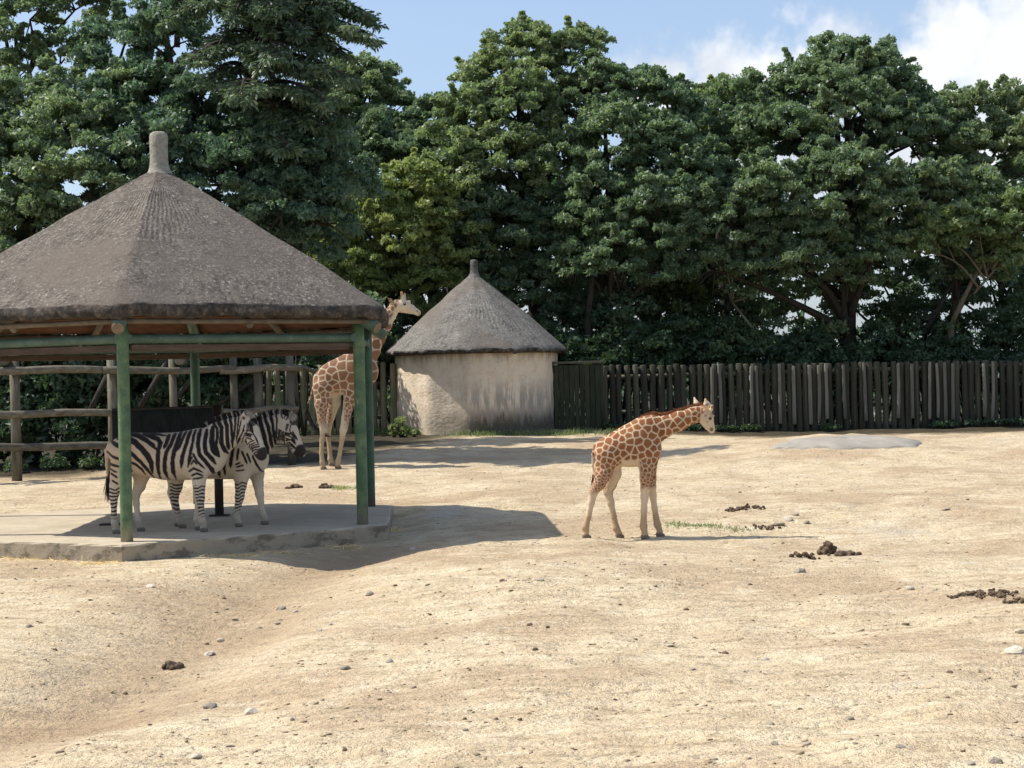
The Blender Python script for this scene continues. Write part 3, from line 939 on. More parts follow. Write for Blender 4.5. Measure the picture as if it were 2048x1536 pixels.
# ------------------------------------------------------------------ animals: one smooth skin grown round a posed skeleton
class Body:
    def __init__(s): s.pr = []

    def cone(s, a, b, ra, rb, ly=1., k=.04):
        s.pr.append((np.array(a, float), np.array(b, float), ra, rb, ly, k))

    def chain(s, pts, rad, ly=1., k=.04):
        for i in range(len(pts) - 1):
            s.cone(pts[i], pts[i + 1], rad[i], rad[i + 1], ly, k)

    def field(s, vox):
        lo = np.min([np.minimum(a, b) - max(ra, rb) * max(1, ly) for a, b, ra, rb, ly, k in s.pr], 0) - 3 * vox
        hi = np.max([np.maximum(a, b) + max(ra, rb) * max(1, ly) for a, b, ra, rb, ly, k in s.pr], 0) + 3 * vox
        n = np.ceil((hi - lo) / vox).astype(int) + 1
        ax = [lo[i] + vox * np.arange(n[i]) for i in range(3)]
        Fd = np.full(n, .12, np.float32)
        for a, b, ra, rb, ly, k in s.pr:
            pad = max(ra, rb) * max(1, ly) + k + .02
            i0 = [int(max(0, np.searchsorted(ax[i], min(a[i], b[i]) - pad) - 1)) for i in range(3)]
            i1 = [int(min(n[i], np.searchsorted(ax[i], max(a[i], b[i]) + pad) + 1)) for i in range(3)]
            X = ax[0][i0[0]:i1[0], None, None]; Y = ax[1][None, i0[1]:i1[1], None]; Z = ax[2][None, None, i0[2]:i1[2]]
            d = b - a; dd = d @ d + 1e-12
            t = np.clip(((X - a[0]) * d[0] + (Y - a[1]) * d[1] + (Z - a[2]) * d[2]) / dd, 0, 1)
            q = np.sqrt((X - a[0] - t * d[0]) ** 2 + ((Y - a[1] - t * d[1]) / ly) ** 2 + (Z - a[2] - t * d[2]) ** 2)
            v = (q - (ra + (rb - ra) * t)) * min(1., .5 + .5 * ly)
            sl = tuple(slice(i0[i], i1[i]) for i in range(3))
            f = Fd[sl]; h = np.maximum(k - np.abs(f - v), 0) / k
            Fd[sl] = np.minimum(f, v) - h * h * k * .25
        return Fd, lo

    def skin(s, vox):
        Fd, lo = s.field(vox); n = np.array(Fd.shape)
        ins = Fd < 0
        cnt = np.zeros(n - 1, np.int8)
        for dx in (0, 1):
            for dy in (0, 1):
                for dz in (0, 1):
                    cnt += ins[dx:n[0] - 1 + dx, dy:n[1] - 1 + dy, dz:n[2] - 1 + dz]
        act = (cnt > 0) & (cnt < 8)
        idx = np.full(n - 1, -1, np.int64); I = np.argwhere(act); idx[act] = np.arange(len(I))
        acc = np.zeros((len(I), 3)); num = np.zeros(len(I))
        for axx in range(3):
            o1, o2 = [q for q in range(3) if q != axx]
            for u in (0, 1):
                for w in (0, 1):
                    A = I.copy(); A[:, o1] += u; A[:, o2] += w; B = A.copy(); B[:, axx] += 1
                    fa = Fd[tuple(A.T)]; fb = Fd[tuple(B.T)]; cr = (fa < 0) != (fb < 0)
                    t = fa[cr] / (fa[cr] - fb[cr]); p = A[cr].astype(float); p[:, axx] += t
                    acc[cr] += p; num[cr] += 1
        V = lo + vox * acc / num[:, None]
        Q = []
        for axx in range(3):
            o1, o2 = [(1, 2), (2, 0), (0, 1)][axx]
            sl0 = [slice(1, n[i] - 1) for i in range(3)]; sl0[axx] = slice(0, n[axx] - 1)
            a = ins[tuple(sl0)]; sl1 = list(sl0); sl1[axx] = slice(1, n[axx]); b = ins[tuple(sl1)]
            ch = np.argwhere(a != b); off = np.array([1, 1, 1]); off[axx] = 0
            P = ch + off
            neg = a[tuple(ch.T)]
            c = []
            for u, w in ((1, 1), (0, 1), (0, 0), (1, 0)):
                C = P.copy(); C[:, o1] -= u; C[:, o2] -= w; c.append(idx[tuple(C.T)])
            q = np.stack(c, 1); q[~neg] = q[~neg][:, ::-1]; Q.append(q)
        return V, np.concatenate(Q)


def poly_dist(P, poly):
    """distance of side-view points to a polyline and the fraction along it"""
    best = np.full(len(P), 1e9); fr = np.zeros(len(P)); m = len(poly) - 1
    for i in range(m):
        a, b = np.array(poly[i]), np.array(poly[i + 1]); d = b - a
        t = np.clip(((P - a) @ d) / (d @ d + 1e-12), 0, 1)
        q = np.linalg.norm(P - a - t[:, None] * d, axis=1); k = q < best
        best[k] = q[k]; fr[k] = (i + t[k]) / m
    return best, fr


def coat_mesh(name, V, Q, C):
    me = mesh_arrays(name, V, Q, smooth=True)
    at = me.attributes.new('coat', 'FLOAT_COLOR', 'POINT')
    at.data.foreach_set('color', np.concatenate([C, np.ones((len(C), 1))], 1).astype(np.float32).ravel())
    return me


def hair_mesh(name, roots, dirs, length, width, cols, rng):
    """tapering blades of hair: roots, directions (n,3), length and width arrays"""
    n = len(roots)
    side = np.cross(dirs, rng.normal(size=(n, 3))); side /= np.linalg.norm(side, axis=1)[:, None]
    w = side * (width if np.ndim(width) else np.full(n, width))[:, None] / 2
    L = (length if np.ndim(length) else np.full(n, length))[:, None]
    V = np.stack([roots - w, roots + w, roots + dirs * L + w * .35, roots + dirs * L - w * .35], 1).reshape(-1, 3)
    Q = np.arange(4 * n).reshape(n, 4)
    return coat_mesh(name, V, Q, np.repeat(cols, 4, axis=0))


def eye_mesh(r):
    bm = bmesh.new(); bmesh.ops.create_uvsphere(bm, u_segments=12, v_segments=8, radius=r)
    return bm_mesh('eye', bm, True)


EYE = {}


def add_eye(parent, p, r):
    if r not in EYE:
        EYE[r] = eye_mesh(r); EYE[r].materials.append(M['eye'])
    return link('eye', EYE[r], parent=parent, loc=p)


def limb(B, C, pts, rads, lats, k=.03, ly=1.):
    """a leg given as picture points with radii and sideways offsets"""
    P = [(*C(*p), l) for p, l in zip(pts, lats)]
    P = [np.array([p[0], p[2], p[1]]) for p in P]
    B.chain(P, rads, ly, k)
    return P


def hoof(B, x, y, z, r, fwd=.03):
    B.cone((x - r * .3, y, z + r * .75), (x + fwd, y, z + r * .42), r * .72, r * .46, .95, .015)
    B.cone((x - r * .5, y, z + r * .3), (x + fwd * .8, y, z + r * .28), r * .34, r * .34, 1.3, .02)


CREAM_Z = np.array([.62, .475, .335]); WHITE_Z = np.array([.66, .585, .475]); BLACK_Z = np.array([.016, .014, .015])


def zebra(name, label, base, S, X0, Y0, torso, neck, head, ears, legs, stripes, muzzle, brow, mane, eyes, tail, far_clean, seed, rz=0.):
    """S: crop pixels per metre; C maps picture points to the animal's side view"""
    C = lambda x, y: ((x - X0) / S, (Y0 - y) / S)
    B = Body(); rng = np.random.default_rng(seed)
    pt = lambda p, l=0.: np.array([(p[0] - X0) / S, l, (Y0 - p[1]) / S])
    B.chain([pt(p) for p, r in torso], [r / S for p, r in torso], .84, .07)
    B.chain([pt(p, l) for p, r, l in neck], [r / S for p, r, l in neck], .62, .07)
    B.chain([pt(p, l) for p, r, l in head], [r / S for p, r, l in head], .72, .035)
    for a, b, c, l in ears:
        B.cone(pt(a, l), pt(b, l * 1.1), .018, .030, .6, .02); B.cone(pt(b, l * 1.1), pt(c, l * 1.2), .030, .006, .6, .012)
    for pts, l0, l1 in legs:
        n = len(pts)
        P = [pt(p, l0 + (l1 - l0) * min(1, i / 2.)) for i, (p, r) in enumerate(pts)]
        for i in range(n - 1):
            B.cone(P[i], P[i + 1], pts[i][1] / S, pts[i + 1][1] / S, .85 if i < 2 else .95, .06 if i == 0 else .025)
        hoof(B, P[-1][0], P[-1][1], 0., .056, .035)
    B.chain([pt(p, l) for p, r, l in tail], [r / S for p, r, l in tail], 1., .02)
    V, Q = B.skin(.0105)
    px = np.stack([V[:, 0] * S + X0, Y0 - V[:, 2] * S], 1)              # side view in picture units
    wob = 5. * np.stack([vnoise(px[:, 0] * .035 + V[:, 1] * 8, px[:, 1] * .035, seed), vnoise(px[:, 0] * .035, px[:, 1] * .035 + V[:, 1] * 8, seed + 1)], 1)
    pp = px + wob
    blk = np.zeros(len(V))
    for poly, w in stripes:
        d, f = poly_dist(pp, poly)
        ww = w * .53 * np.clip(.30 + 4.0 * (1 - f), .2, 1) * np.clip(.75 + 4 * f, 0, 1) + 1.2
        blk = np.maximum(blk, sstep(ww + 2.6, ww - 2.6, d))
    # barred legs: narrow bands thinning towards the pale feet
    zz = V[:, 2]
    legmask = np.zeros(len(V)); inner = np.zeros(len(V))
    for pts, l0, l1 in legs:
        poly = [p for p, r in pts[1:]]
        d, f = poly_dist(px, poly)
        rad = np.interp(f, np.linspace(0, 1, len(pts) - 1), [r for p, r in pts[1:]])
        on = sstep(1.45, 1.15, d / rad) * sstep(.64, .60, zz)
        sidey = np.sign(l1) * (V[:, 1] - l1) / (rad / S)                    # outer face of this leg
        on = on * (np.abs(V[:, 1] - l1) < .16)
        legmask = np.maximum(legmask, on * sstep(-.6, -.1, sidey))
    per = .046 - .012 * sstep(.55, .15, zz)
    ph = zz / .047 + .40 * vnoise(V[:, 0] * 14, V[:, 2] * 5 + seed, seed + 4) * 2 + .4 * np.abs(np.sin(V[:, 0] * 20))
    band = sstep(.02, .22, np.abs((ph % 1) - .5) * 2 - .36) * sstep(.13, .24, zz)
    blk = np.where(legmask > .5, np.maximum(blk * (zz > .5), band * legmask * (1 - .70 * sstep(.28, .14, zz))), blk)
    blk *= 1 - far_clean(V, px)
    tan = sstep(.45, .85, zz) * sstep(.1, .9, 1 - (px[:, 0] - torso[0][0][0]) / 900.)
    base_c = WHITE_Z[None] * (1 - tan[:, None]) + CREAM_Z[None] * tan[:, None]
    base_c = base_c * (1 + .10 * vnoise(V[:, 0] * 6, V[:, 2] * 6 + V[:, 1] * 3, 5))[:, None]
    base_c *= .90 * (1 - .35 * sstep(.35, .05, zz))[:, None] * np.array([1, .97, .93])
    Cc = base_c * (1 - blk[:, None]) + BLACK_Z[None] * blk[:, None]
    md = np.zeros(len(V))
    for (mx, my), mr in muzzle:
        md = np.maximum(md, sstep(mr * 1.12, mr * .88, np.hypot(px[:, 0] - mx, px[:, 1] - my)))
    Cc = Cc * (1 - md[:, None]) + np.array([.034, .026, .024])[None] * md[:, None]
    for (mx, my), mr in brow:
        k = .9 * sstep(mr * 1.15, mr * .8, np.hypot(px[:, 0] - mx, px[:, 1] - my))
        Cc = Cc * (1 - k[:, None]) + BLACK_Z[None] * k[:, None]
    hf = sstep(.062, .048, zz); Cc = Cc * (1 - hf[:, None]) + np.array([.17, .145, .115])[None] * hf[:, None]
    z = empty(name, tuple(base), label, 'zebra', rz=rz)
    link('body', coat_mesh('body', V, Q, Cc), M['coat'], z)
    # standing mane, striped like the neck below it
    (crest, lats) = mane
    n = 3200; t = rng.random(n) * (len(crest) - 1); i = np.minimum(t.astype(int), len(crest) - 2); f = t - i
    cr = np.array([pt(p, l) for p, l in zip(crest, lats)])
    root = cr[i] * (1 - f)[:, None] + cr[i + 1] * f[:, None]
    tg = cr[i + 1] - cr[i]; tg /= np.linalg.norm(tg, axis=1)[:, None]
    upv = np.stack([-tg[:, 2], np.zeros(n), tg[:, 0]], 1)
    root[:, 1] += rng.normal(0, .012, n); root -= upv * .018
    rp = np.stack([root[:, 0] * S + X0, Y0 - root[:, 2] * S], 1) + 18 * np.stack([-upv[:, 0], upv[:, 2]], 1)
    bl = np.zeros(n)
    for poly, w in stripes:
        d, f2 = poly_dist(rp, poly); bl = np.maximum(bl, d < w * .5 + 4)
    cols = np.where(bl[:, None] > .5, BLACK_Z[None], np.array([[.46, .42, .37]]))
    dirs = upv + rng.normal(0, .14, (n, 3)); dirs /= np.linalg.norm(dirs, axis=1)[:, None]
    ends = np.minimum(1, np.minimum(t, len(crest) - 1 - t) * 1.2 + .35)
    link('mane', hair_mesh('mane', root, dirs, (.075 + .030 * rng.random(n)) * ends, .009, cols, rng), M['hair'], z)
    for p, l in eyes: add_eye(z, tuple(pt(p, l)), .021)
    # tail tuft
    p0 = pt(tail[-1][0], tail[-1][2]); n = 260
    root = p0 + rng.normal(0, .010, (n, 3)) + np.array([0, 0, 1]) * rng.random(n)[:, None] * .12
    dirs = np.array([[.02, 0, -1.]]) + rng.normal(0, .10, (n, 3)); dirs /= np.linalg.norm(dirs, axis=1)[:, None]
    link('tail_tuft', hair_mesh('tail_tuft', root, dirs, .22 + .12 * rng.random(n), .008, np.repeat(BLACK_Z[None] * 1.5, n, 0), rng), M['hair'], z)
    return z


def r1(L): return [((x / 10.24 + 205 - 180) * 4.267, (y / 10.24 + 820 - 780) * 4.267) for x, y in L]
def r2(L): return [((x / 8.533 + 380 - 180) * 4.267, (y / 8.533 + 820 - 780) * 4.267) for x, y in L]


ZS = 648.
S_FRONT = [(r1(p), w / 10.24 * 4.267) for p, w in (
    ([(420, 455), (600, 450), (800, 455), (1000, 490), (1200, 520), (1350, 550)], 36), ([(400, 470), (590, 485), (760, 530), (950, 630), (1080, 725), (1170, 820)], 80),
    ([(330, 560), (590, 600), (720, 660), (860, 790), (980, 930), (1050, 1080), (1052, 1290)], 112), ([(200, 640), (350, 715), (590, 820), (700, 920), (850, 1080), (960, 1220), (1055, 1390)], 72),
    ([(100, 850), (230, 925), (350, 970), (590, 1040), (720, 1110), (840, 1210), (905, 1330)], 52), ([(600, 1170), (640, 1260)], 35),
    ([(850, 485), (1030, 545), (1180, 610), (1240, 690), (1205, 830), (1195, 1000), (1180, 1200), (1195, 1440)], 84), ([(1390, 540), (1370, 650), (1315, 800)], 72),
    ([(1510, 520), (1460, 700), (1370, 870), (1330, 1050), (1315, 1250), (1350, 1440)], 78), ([(1620, 490), (1590, 650), (1530, 850), (1490, 1050), (1480, 1250), (1505, 1430)], 82),
    ([(1725, 470), (1680, 620), (1640, 750), (1550, 870)], 58), ([(1820, 465), (1780, 700), (1700, 950), (1655, 1200)], 78), ([(1925, 450), (1900, 700), (1850, 950), (1795, 1190)], 60),
    ([(160, 1080), (350, 1130), (520, 1160)], 46), ([(200, 1190), (360, 1260)], 36), ([(215, 1275), (360, 1365)], 42), ([(240, 1420), (370, 1495)], 36))]
S_FRONT += [(r2(p), w / 8.533 * 4.267) for p, w in (
    ([(190, 370), (180, 600), (210, 780), (300, 900), (380, 1030), (415, 1190)], 62), ([(105, 760), (165, 900), (280, 1020)], 36), ([(300, 370), (290, 600), (310, 740), (400, 850), (455, 950)], 66),
    ([(400, 330), (400, 560), (430, 720), (515, 830)], 78), ([(380, 220), (480, 350), (490, 450), (470, 640), (500, 760), (525, 830)], 46),
    ([(470, 200), (560, 330), (555, 600), (600, 720), (645, 780)], 66), ([(580, 160), (650, 300), (655, 450), (660, 650), (662, 710)], 62), ([(690, 130), (730, 300), (740, 480), (728, 690)], 46),
    ([(780, 110), (800, 250), (780, 420), (760, 570)], 36), ([(850, 100), (850, 250), (832, 420), (800, 570)], 27), ([(900, 210), (872, 380), (822, 500), (800, 570)], 20),
    ([(960, 380), (885, 500), (800, 640)], 20), ([(985, 430), (925, 550), (840, 665)], 20), ([(995, 520), (955, 620), (880, 700)], 20), ([(1000, 570), (972, 680), (962, 770)], 22),
    ([(1150, 600), (1055, 640), (1022, 720), (1022, 800)], 23), ([(1215, 660), (1105, 690), (1062, 770)], 24), ([(1225, 730), (1135, 765), (1092, 850)], 22), ([(1005, 452), (1095, 472)], 40),
    ([(1005, 512), (1100, 545)], 20), ([(1040, 260), (1030, 410)], 20), ([(1080, 300), (1090, 430)], 20), ([(1120, 450), (1200, 590)], 18), ([(1150, 520), (1215, 640)], 16),
    ([(960, 300), (930, 420), (860, 520), (800, 600)], 18), ([(1010, 610), (990, 700), (990, 790)], 16), ([(1190, 630), (1090, 660), (1040, 740), (1045, 830)], 18), ([(1220, 700), (1110, 730), (1075, 800)], 18), ([(1235, 760), (1150, 800), (1120, 870)], 18), ([(1060, 270), (1060, 420)], 16), ([(1010, 270), (1005, 400), (990, 500)], 16), ([(1100, 330), (1110, 440), (1180, 560)], 18), ([(1010, 480), (1090, 505)], 16), ([(1130, 560), (1060, 580), (1010, 640)], 18), ([(10, 965), (60, 860), (100, 800)], 24), ([(15, 1060), (100, 1010), (250, 1080)], 32), ([(60, 940), (105, 870), (160, 950)], 26), ([(55, 1130), (150, 1095), (250, 1140)], 32), ([(80, 1190), (250, 1165)], 26))]


def build_zebras():
    base = atz(180 + 560 / 4.267, 780 + 1222 / 4.267, .2) + np.array([0, .18, 0]); base[2] = .2
    d_ref = base[1]; S = F / d_ref * 4.267
    X0, Y0 = 560., 1219.
    torso = [((235, 520), 92), ((330, 520), 150), ((480, 558), 178), ((640, 575), 190), ((800, 573), 196), ((920, 560), 202), ((1000, 560), 165), ((1040, 600), 92)]
    neck = [((985, 500), 150, 0), ((1110, 425), 128, -.01), ((1220, 375), 105, -.04), ((1305, 325), 84, -.08)]
    head = [((1335, 300), 66, -.10), ((1372, 385), 80, -.14), ((1420, 470), 62, -.19), ((1462, 545), 52, -.23), ((1478, 578), 46, -.245)]
    ears = [((1320, 285), (1322, 245), (1328, 205), -.15), ((1395, 280), (1412, 245), (1425, 215), -.03)]
    legs = [([((310, 560), 128), ((262, 735), 84), ((232, 810), 56), ((210, 890), 38), ((208, 960), 27), ((206, 1060), 24), ((212, 1125), 30), ((222, 1170), 26)], -.10, -.15),
            ([((340, 570), 110), ((410, 730), 72), ((385, 830), 50), ((352, 900), 36), ((355, 980), 26), ((362, 1070), 24), ((372, 1125), 29), ((388, 1170), 26)], .08, .15),
            ([((930, 560), 112), ((932, 710), 80), ((935, 810), 52), ((942, 930), 37), ((945, 1000), 26), ((948, 1070), 24), ((955, 1125), 30), ((966, 1170), 26)], -.10, -.155),
            ([((920, 580), 100), ((905, 720), 70), ((892, 830), 46), ((893, 930), 36), ((885, 1010), 25), ((878, 1075), 24), ((876, 1125), 30), ((886, 1170), 26)], .09, .14)]
    crest = [(955, 372), (1010, 330), (1080, 296), (1160, 266), (1240, 248), (1310, 243), (1365, 262), (1392, 300)]
    lats = [0, 0, 0, -.01, -.04, -.08, -.11, -.12]
    far_clean = lambda V, px: np.clip(sstep(.46, .40, V[:, 2]) * 0 + sstep(.06, .02, -V[:, 1] * 1.0 + .0) * sstep(.72, .62, V[:, 2]) * sstep(.2, .1, V[:, 2]) * 0, 0, 1)
    zebra('zebra', 'zebra standing side-on in front of the other, hindquarters beside the lit green post', base, S, X0, Y0, torso, neck, head, ears, legs, S_FRONT,
          [((1500, 560), 52), ((1470, 600), 48)], [((1400, 300), 34), ((1405, 262), 30), ((1326, 262), 15)], (crest, lats), [((1385, 402), -.205), ((1398, 400), -.075)],
          [((170, 470), 30, 0), ((140, 520), 24, .0), ((135, 640), 15, 0), ((142, 760), 13, 0)], far_clean, 3)

    # second zebra, a little behind
    base2 = atz(180 + 1000 / 4.267, 780 + 1180 / 4.267, .2) + np.array([0, .22, 0]); base2[2] = .2
    S2 = F / base2[1] * 4.267; X2, Y2 = 1000., 1184.
    torso = [((655, 500), 90), ((740, 520), 145), ((860, 560), 172), ((1000, 580), 182), ((1140, 580), 188), ((1260, 580), 190), ((1350, 585), 160), ((1400, 630), 100)]
    neck = [((1340, 500), 150, 0), ((1440, 430), 128, 0), ((1540, 370), 108, -.01), ((1620, 320), 88, -.03)]
    head = [((1645, 320), 72, -.04), ((1690, 390), 82, -.05), ((1735, 470), 62, -.07), ((1775, 540), 50, -.085), ((1795, 562), 46, -.09)]
    ears = [((1600, 285), (1590, 268), (1578, 262), -.11), ((1660, 260), (1672, 232), (1684, 215), .04)]
    legs = [([((690, 560), 118), ((690, 730), 80), ((690, 800), 56), ((665, 890), 38), ((680, 970), 28), ((692, 1060), 25), ((700, 1110), 30), ((712, 1142), 26)], .10, .13),
            ([((720, 560), 118), ((735, 740), 76), ((735, 830), 52), ((715, 910), 38), ((728, 990), 27), ((748, 1070), 25), ((762, 1115), 30), ((780, 1148), 26)], -.10, -.13),
            ([((1290, 590), 108), ((1290, 730), 76), ((1285, 830), 48), ((1272, 930), 38), ((1258, 1000), 27), ((1248, 1060), 25), ((1240, 1105), 30), ((1258, 1145), 27)], -.10, -.14),
            ([((1350, 600), 100), ((1395, 740), 66), ((1405, 830), 45), ((1415, 920), 36), ((1425, 990), 26), ((1433, 1050), 24), ((1440, 1095), 30), ((1455, 1135), 27)], .09, .14)]
    stripes = [(r2(p), w / 8.533 * 4.267) for p, w in (
        ([(1175, 160), (1230, 330), (1275, 480), (1300, 650), (1320, 800)], 72), ([(1260, 140), (1345, 330), (1375, 480), (1400, 780)], 56), ([(1370, 120), (1425, 300), (1440, 480), (1462, 700)], 48),
        ([(1465, 110), (1500, 200), (1490, 310), (1480, 480), (1495, 590)], 26), ([(1100, 200), (1150, 380), (1190, 560), (1210, 760)], 60), ([(640, 780), (612, 950), (603, 1140)], 46), ([(780, 600), (742, 850), (714, 1010)], 54),
        ([(860, 700), (832, 890)], 38), ([(920, 740), (995, 950)], 32), ([(1000, 780), (1055, 940)], 32), ([(1090, 820), (1145, 980), (1215, 1110)], 32), ([(505, 880), (507, 1170)], 48),
        ([(1525, 380), (1505, 570)], 17), ([(1570, 400), (1540, 620)], 17), ([(1610, 420), (1580, 650)], 17), ([(1640, 480), (1740, 520), (1810, 620)], 20), ([(1640, 540), (1750, 580), (1815, 650)], 20),
        ([(1640, 640), (1700, 610), (1800, 690)], 20), ([(1660, 700), (1740, 670), (1810, 730)], 18), ([(1640, 455), (1730, 465)], 38), ([(1740, 440), (1820, 560)], 18), ([(1690, 300), (1660, 420)], 16), ([(1730, 310), (1710, 420)], 16),
        ([(1640, 580), (1740, 560), (1815, 620)], 18), ([(1650, 670), (1730, 640), (1805, 710)], 18), ([(1670, 740), (1760, 710)], 18), ([(1590, 430), (1560, 650)], 14), ([(1545, 390), (1520, 600)], 14), ([(1635, 430), (1605, 620)], 16), ([(1760, 420), (1840, 580)], 16), ([(1720, 430), (1800, 570)], 16), ([(1670, 290), (1640, 400)], 16), ([(1560, 120), (1590, 210)], 18), ([(1640, 120), (1610, 210)], 18), ([(1700, 140), (1640, 230)], 20), ([(880, 930), (800, 960)], 26), ([(930, 970), (800, 1010)], 26), ([(940, 1050), (800, 1070)], 22))]
    crest = [(1290, 392), (1380, 310), (1450, 275), (1520, 250), (1590, 240), (1650, 240), (1710, 262), (1742, 305)]
    zebra('zebra', 'zebra half hidden behind the other, head held out past it', base2, S2, X2, Y2, torso, neck, head, ears, legs, stripes,
          [((1800, 545), 50), ((1775, 585), 46)], [((1740, 300), 34), ((1722, 260), 26)], (crest, [0, 0, 0, 0, -.01, -.03, -.05, -.06]),
          [((1702, 403), -.118), ((1710, 400), .02)], [((590, 470), 30, 0), ((600, 520), 22, 0), ((610, 540), 15, 0), ((615, 560), 13, 0)], lambda V, px: np.zeros(len(V)), 9)


build_zebras()


def giraffe(name, label, base, S, X0, Y0, torso, neck, head, extra, legs, tail, tuft, mane, eyes, patch_r, col, vox, seed, cream_from, muzzle, lyn=.62):
    B = Body(); rng = np.random.default_rng(seed)
    pt = lambda p, l=0.: np.array([(p[0] - X0) / S, l, (Y0 - p[1]) / S])
    B.chain([pt(p) for p, r in torso], [r / S for p, r in torso], .60, .07)
    B.chain([pt(p, l) for p, r, l in neck], [r / S for p, r, l in neck], lyn, .06)
    B.chain([pt(p, l) for p, r, l in head], [r / S for p, r, l in head], .70, .03)
    for a, b, ra, rb, la, lb, ly in extra:
        B.cone(pt(a, la), pt(b, lb), ra / S, rb / S, ly, .012)
    hoofs = []
    for pts, l0, l1 in legs:
        n = len(pts)
        P = [pt(p, l0 + (l1 - l0) * min(1, i / 2.)) for i, (p, r) in enumerate(pts)]
        wx = base[0] + P[-1][0]; wy = base[1] + P[-1][1]; dz = gz1(wx, wy) - base[2]
        for i in range(n):
            P[i][2] += dz * (i / (n - 1)) ** 1.5
        for i in range(n - 1):
            B.cone(P[i], P[i + 1], pts[i][1] / S, pts[i + 1][1] / S, .62 if i == 0 else .9, .06 if i == 0 else .025)
        hr = pts[-1][1] / S * 1.5
        hoof(B, P[-1][0], P[-1][1], dz - .012, hr, hr * .7); hoofs.append((P[-1], hr, dz))
    B.chain([pt(p, l) for p, r, l in tail], [r / S for p, r, l in tail], 1., .015)
    V, Q = B.skin(vox)
    px = np.stack([V[:, 0] * S + X0, Y0 - V[:, 2] * S], 1)
    # patches: irregular cells grown from scattered centres, finer down the limbs
    rmin = patch_r(px)
    order = rng.permutation(len(V))[:26000]; seeds = []; sr = []
    sv = np.zeros((0, 3))
    for i in order:
        r = rmin[i]
        if r <= 0: continue
        if len(seeds) and (np.sum((sv[:len(seeds)] - V[i]) ** 2, 1) < (r * .9 + 0) ** 2).any(): continue
        seeds.append(V[i]); sv = np.array(seeds)
    T = sv
    wobv = V + .012 * np.stack([vnoise(V[:, 0] * 22, V[:, 2] * 22 + V[:, 1] * 9, seed + j) for j in range(3)], 1)
    edge = np.zeros(len(V)); who = np.zeros(len(V), int)
    for s in range(0, len(V), 4000):
        D = np.sqrt(((wobv[s:s + 4000, None] - T[None]) ** 2).sum(-1)); j = np.argsort(D, axis=1)[:, :2]
        a = np.take_along_axis(D, j, 1); sepd = np.linalg.norm(T[j[:, 0]] - T[j[:, 1]], axis=1)
        edge[s:s + 4000] = (a[:, 1] ** 2 - a[:, 0] ** 2) / (2 * sepd + 1e-6); who[s:s + 4000] = j[:, 0]
    hw = np.clip(rmin * .088, .0035, .010)
    soft = vox * .55
    pm = sstep(hw - soft, hw + soft, edge) * cream_from(px, V)
    brown, brown2, cream = (np.array(c) for c in col)
    pr = rng.random(len(T))[who][:, None]
    bc = brown * (1 - pr) + brown2 * pr
    bc = bc * (1 + .25 * np.clip(1 - edge / (rmin + 1e-3) * 2.0, 0, 1)[:, None] * 0 + .12 * vnoise(V[:, 0] * 30, V[:, 2] * 30, 3)[:, None])
    cr = cream * (1 + .12 * vnoise(V[:, 0] * 5, V[:, 2] * 5 + V[:, 1], 6))[:, None]
    shank = sstep(.42, .28, V[:, 2] / (V[:, 2].max() * .55))[:, None]; cr = cr * (1 - shank * np.array([.28, .35, .44]))      # tan shanks
    Cc = cr * (1 - pm[:, None]) + bc * pm[:, None]
    for (mx, my), mr, cc in muzzle:
        k = sstep(mr * 1.2, mr * .75, np.hypot(px[:, 0] - mx, px[:, 1] - my)); Cc = Cc * (1 - k[:, None]) + np.array(cc)[None] * k[:, None]
    for hp, hr, dz in hoofs:
        k = sstep(hr * 1.0, hr * .75, V[:, 2] - dz) * (np.hypot(V[:, 0] - hp[0], V[:, 1] - hp[1]) < hr * 3); Cc = Cc * (1 - k[:, None]) + np.array([.20, .155, .11])[None] * k[:, None]
    g = empty(name, tuple(base), label, 'giraffe')
    link('body', coat_mesh('body', V, Q, Cc), M['coat'], g)
    crest, lats, hl, n, hc = mane
    t = rng.random(n) * (len(crest) - 1); i = np.minimum(t.astype(int), len(crest) - 2); f = t - i
    crp = np.array([pt(p, l) for p, l in zip(crest, lats)])
    root = crp[i] * (1 - f)[:, None] + crp[i + 1] * f[:, None]
    tg = crp[i + 1] - crp[i]; tg /= np.linalg.norm(tg, axis=1)[:, None]
    upv = np.stack([-tg[:, 2], np.zeros(n), tg[:, 0]], 1)
    root[:, 1] += rng.normal(0, .008, n); root -= upv * .022
    dirs = upv + rng.normal(0, .22, (n, 3)); dirs /= np.linalg.norm(dirs, axis=1)[:, None]
    link('mane', hair_mesh('mane', root, dirs, hl * (.75 + .5 * rng.random(n)), .008, np.array(hc)[None] * (.7 + .6 * rng.random(n))[:, None], rng), M['hair'], g)
    tp, tc, tl, tn = tuft
    tpp = np.array([pt(p, l) for p, l in tp]); t = rng.random(tn) * (len(tpp) - 1); i = np.minimum(t.astype(int), len(tpp) - 2); f = t - i
    root = tpp[i] * (1 - f)[:, None] + tpp[i + 1] * f[:, None] + rng.normal(0, .012, (tn, 3))
    dirs = tpp[np.minimum(i + 1, len(tpp) - 1)] - tpp[i]; dirs = dirs / np.linalg.norm(dirs, axis=1)[:, None] + rng.normal(0, .16, (tn, 3)); dirs /= np.linalg.norm(dirs, axis=1)[:, None]
    link('tail_tuft', hair_mesh('tail_tuft', root, dirs, tl * (.6 + .6 * rng.random(tn)), .009, np.array(tc)[None] * (.7 + .6 * rng.random(tn))[:, None], rng), M['hair'], g)
    for p, l, r in eyes: add_eye(g, tuple(pt(p, l)), r)
    return g


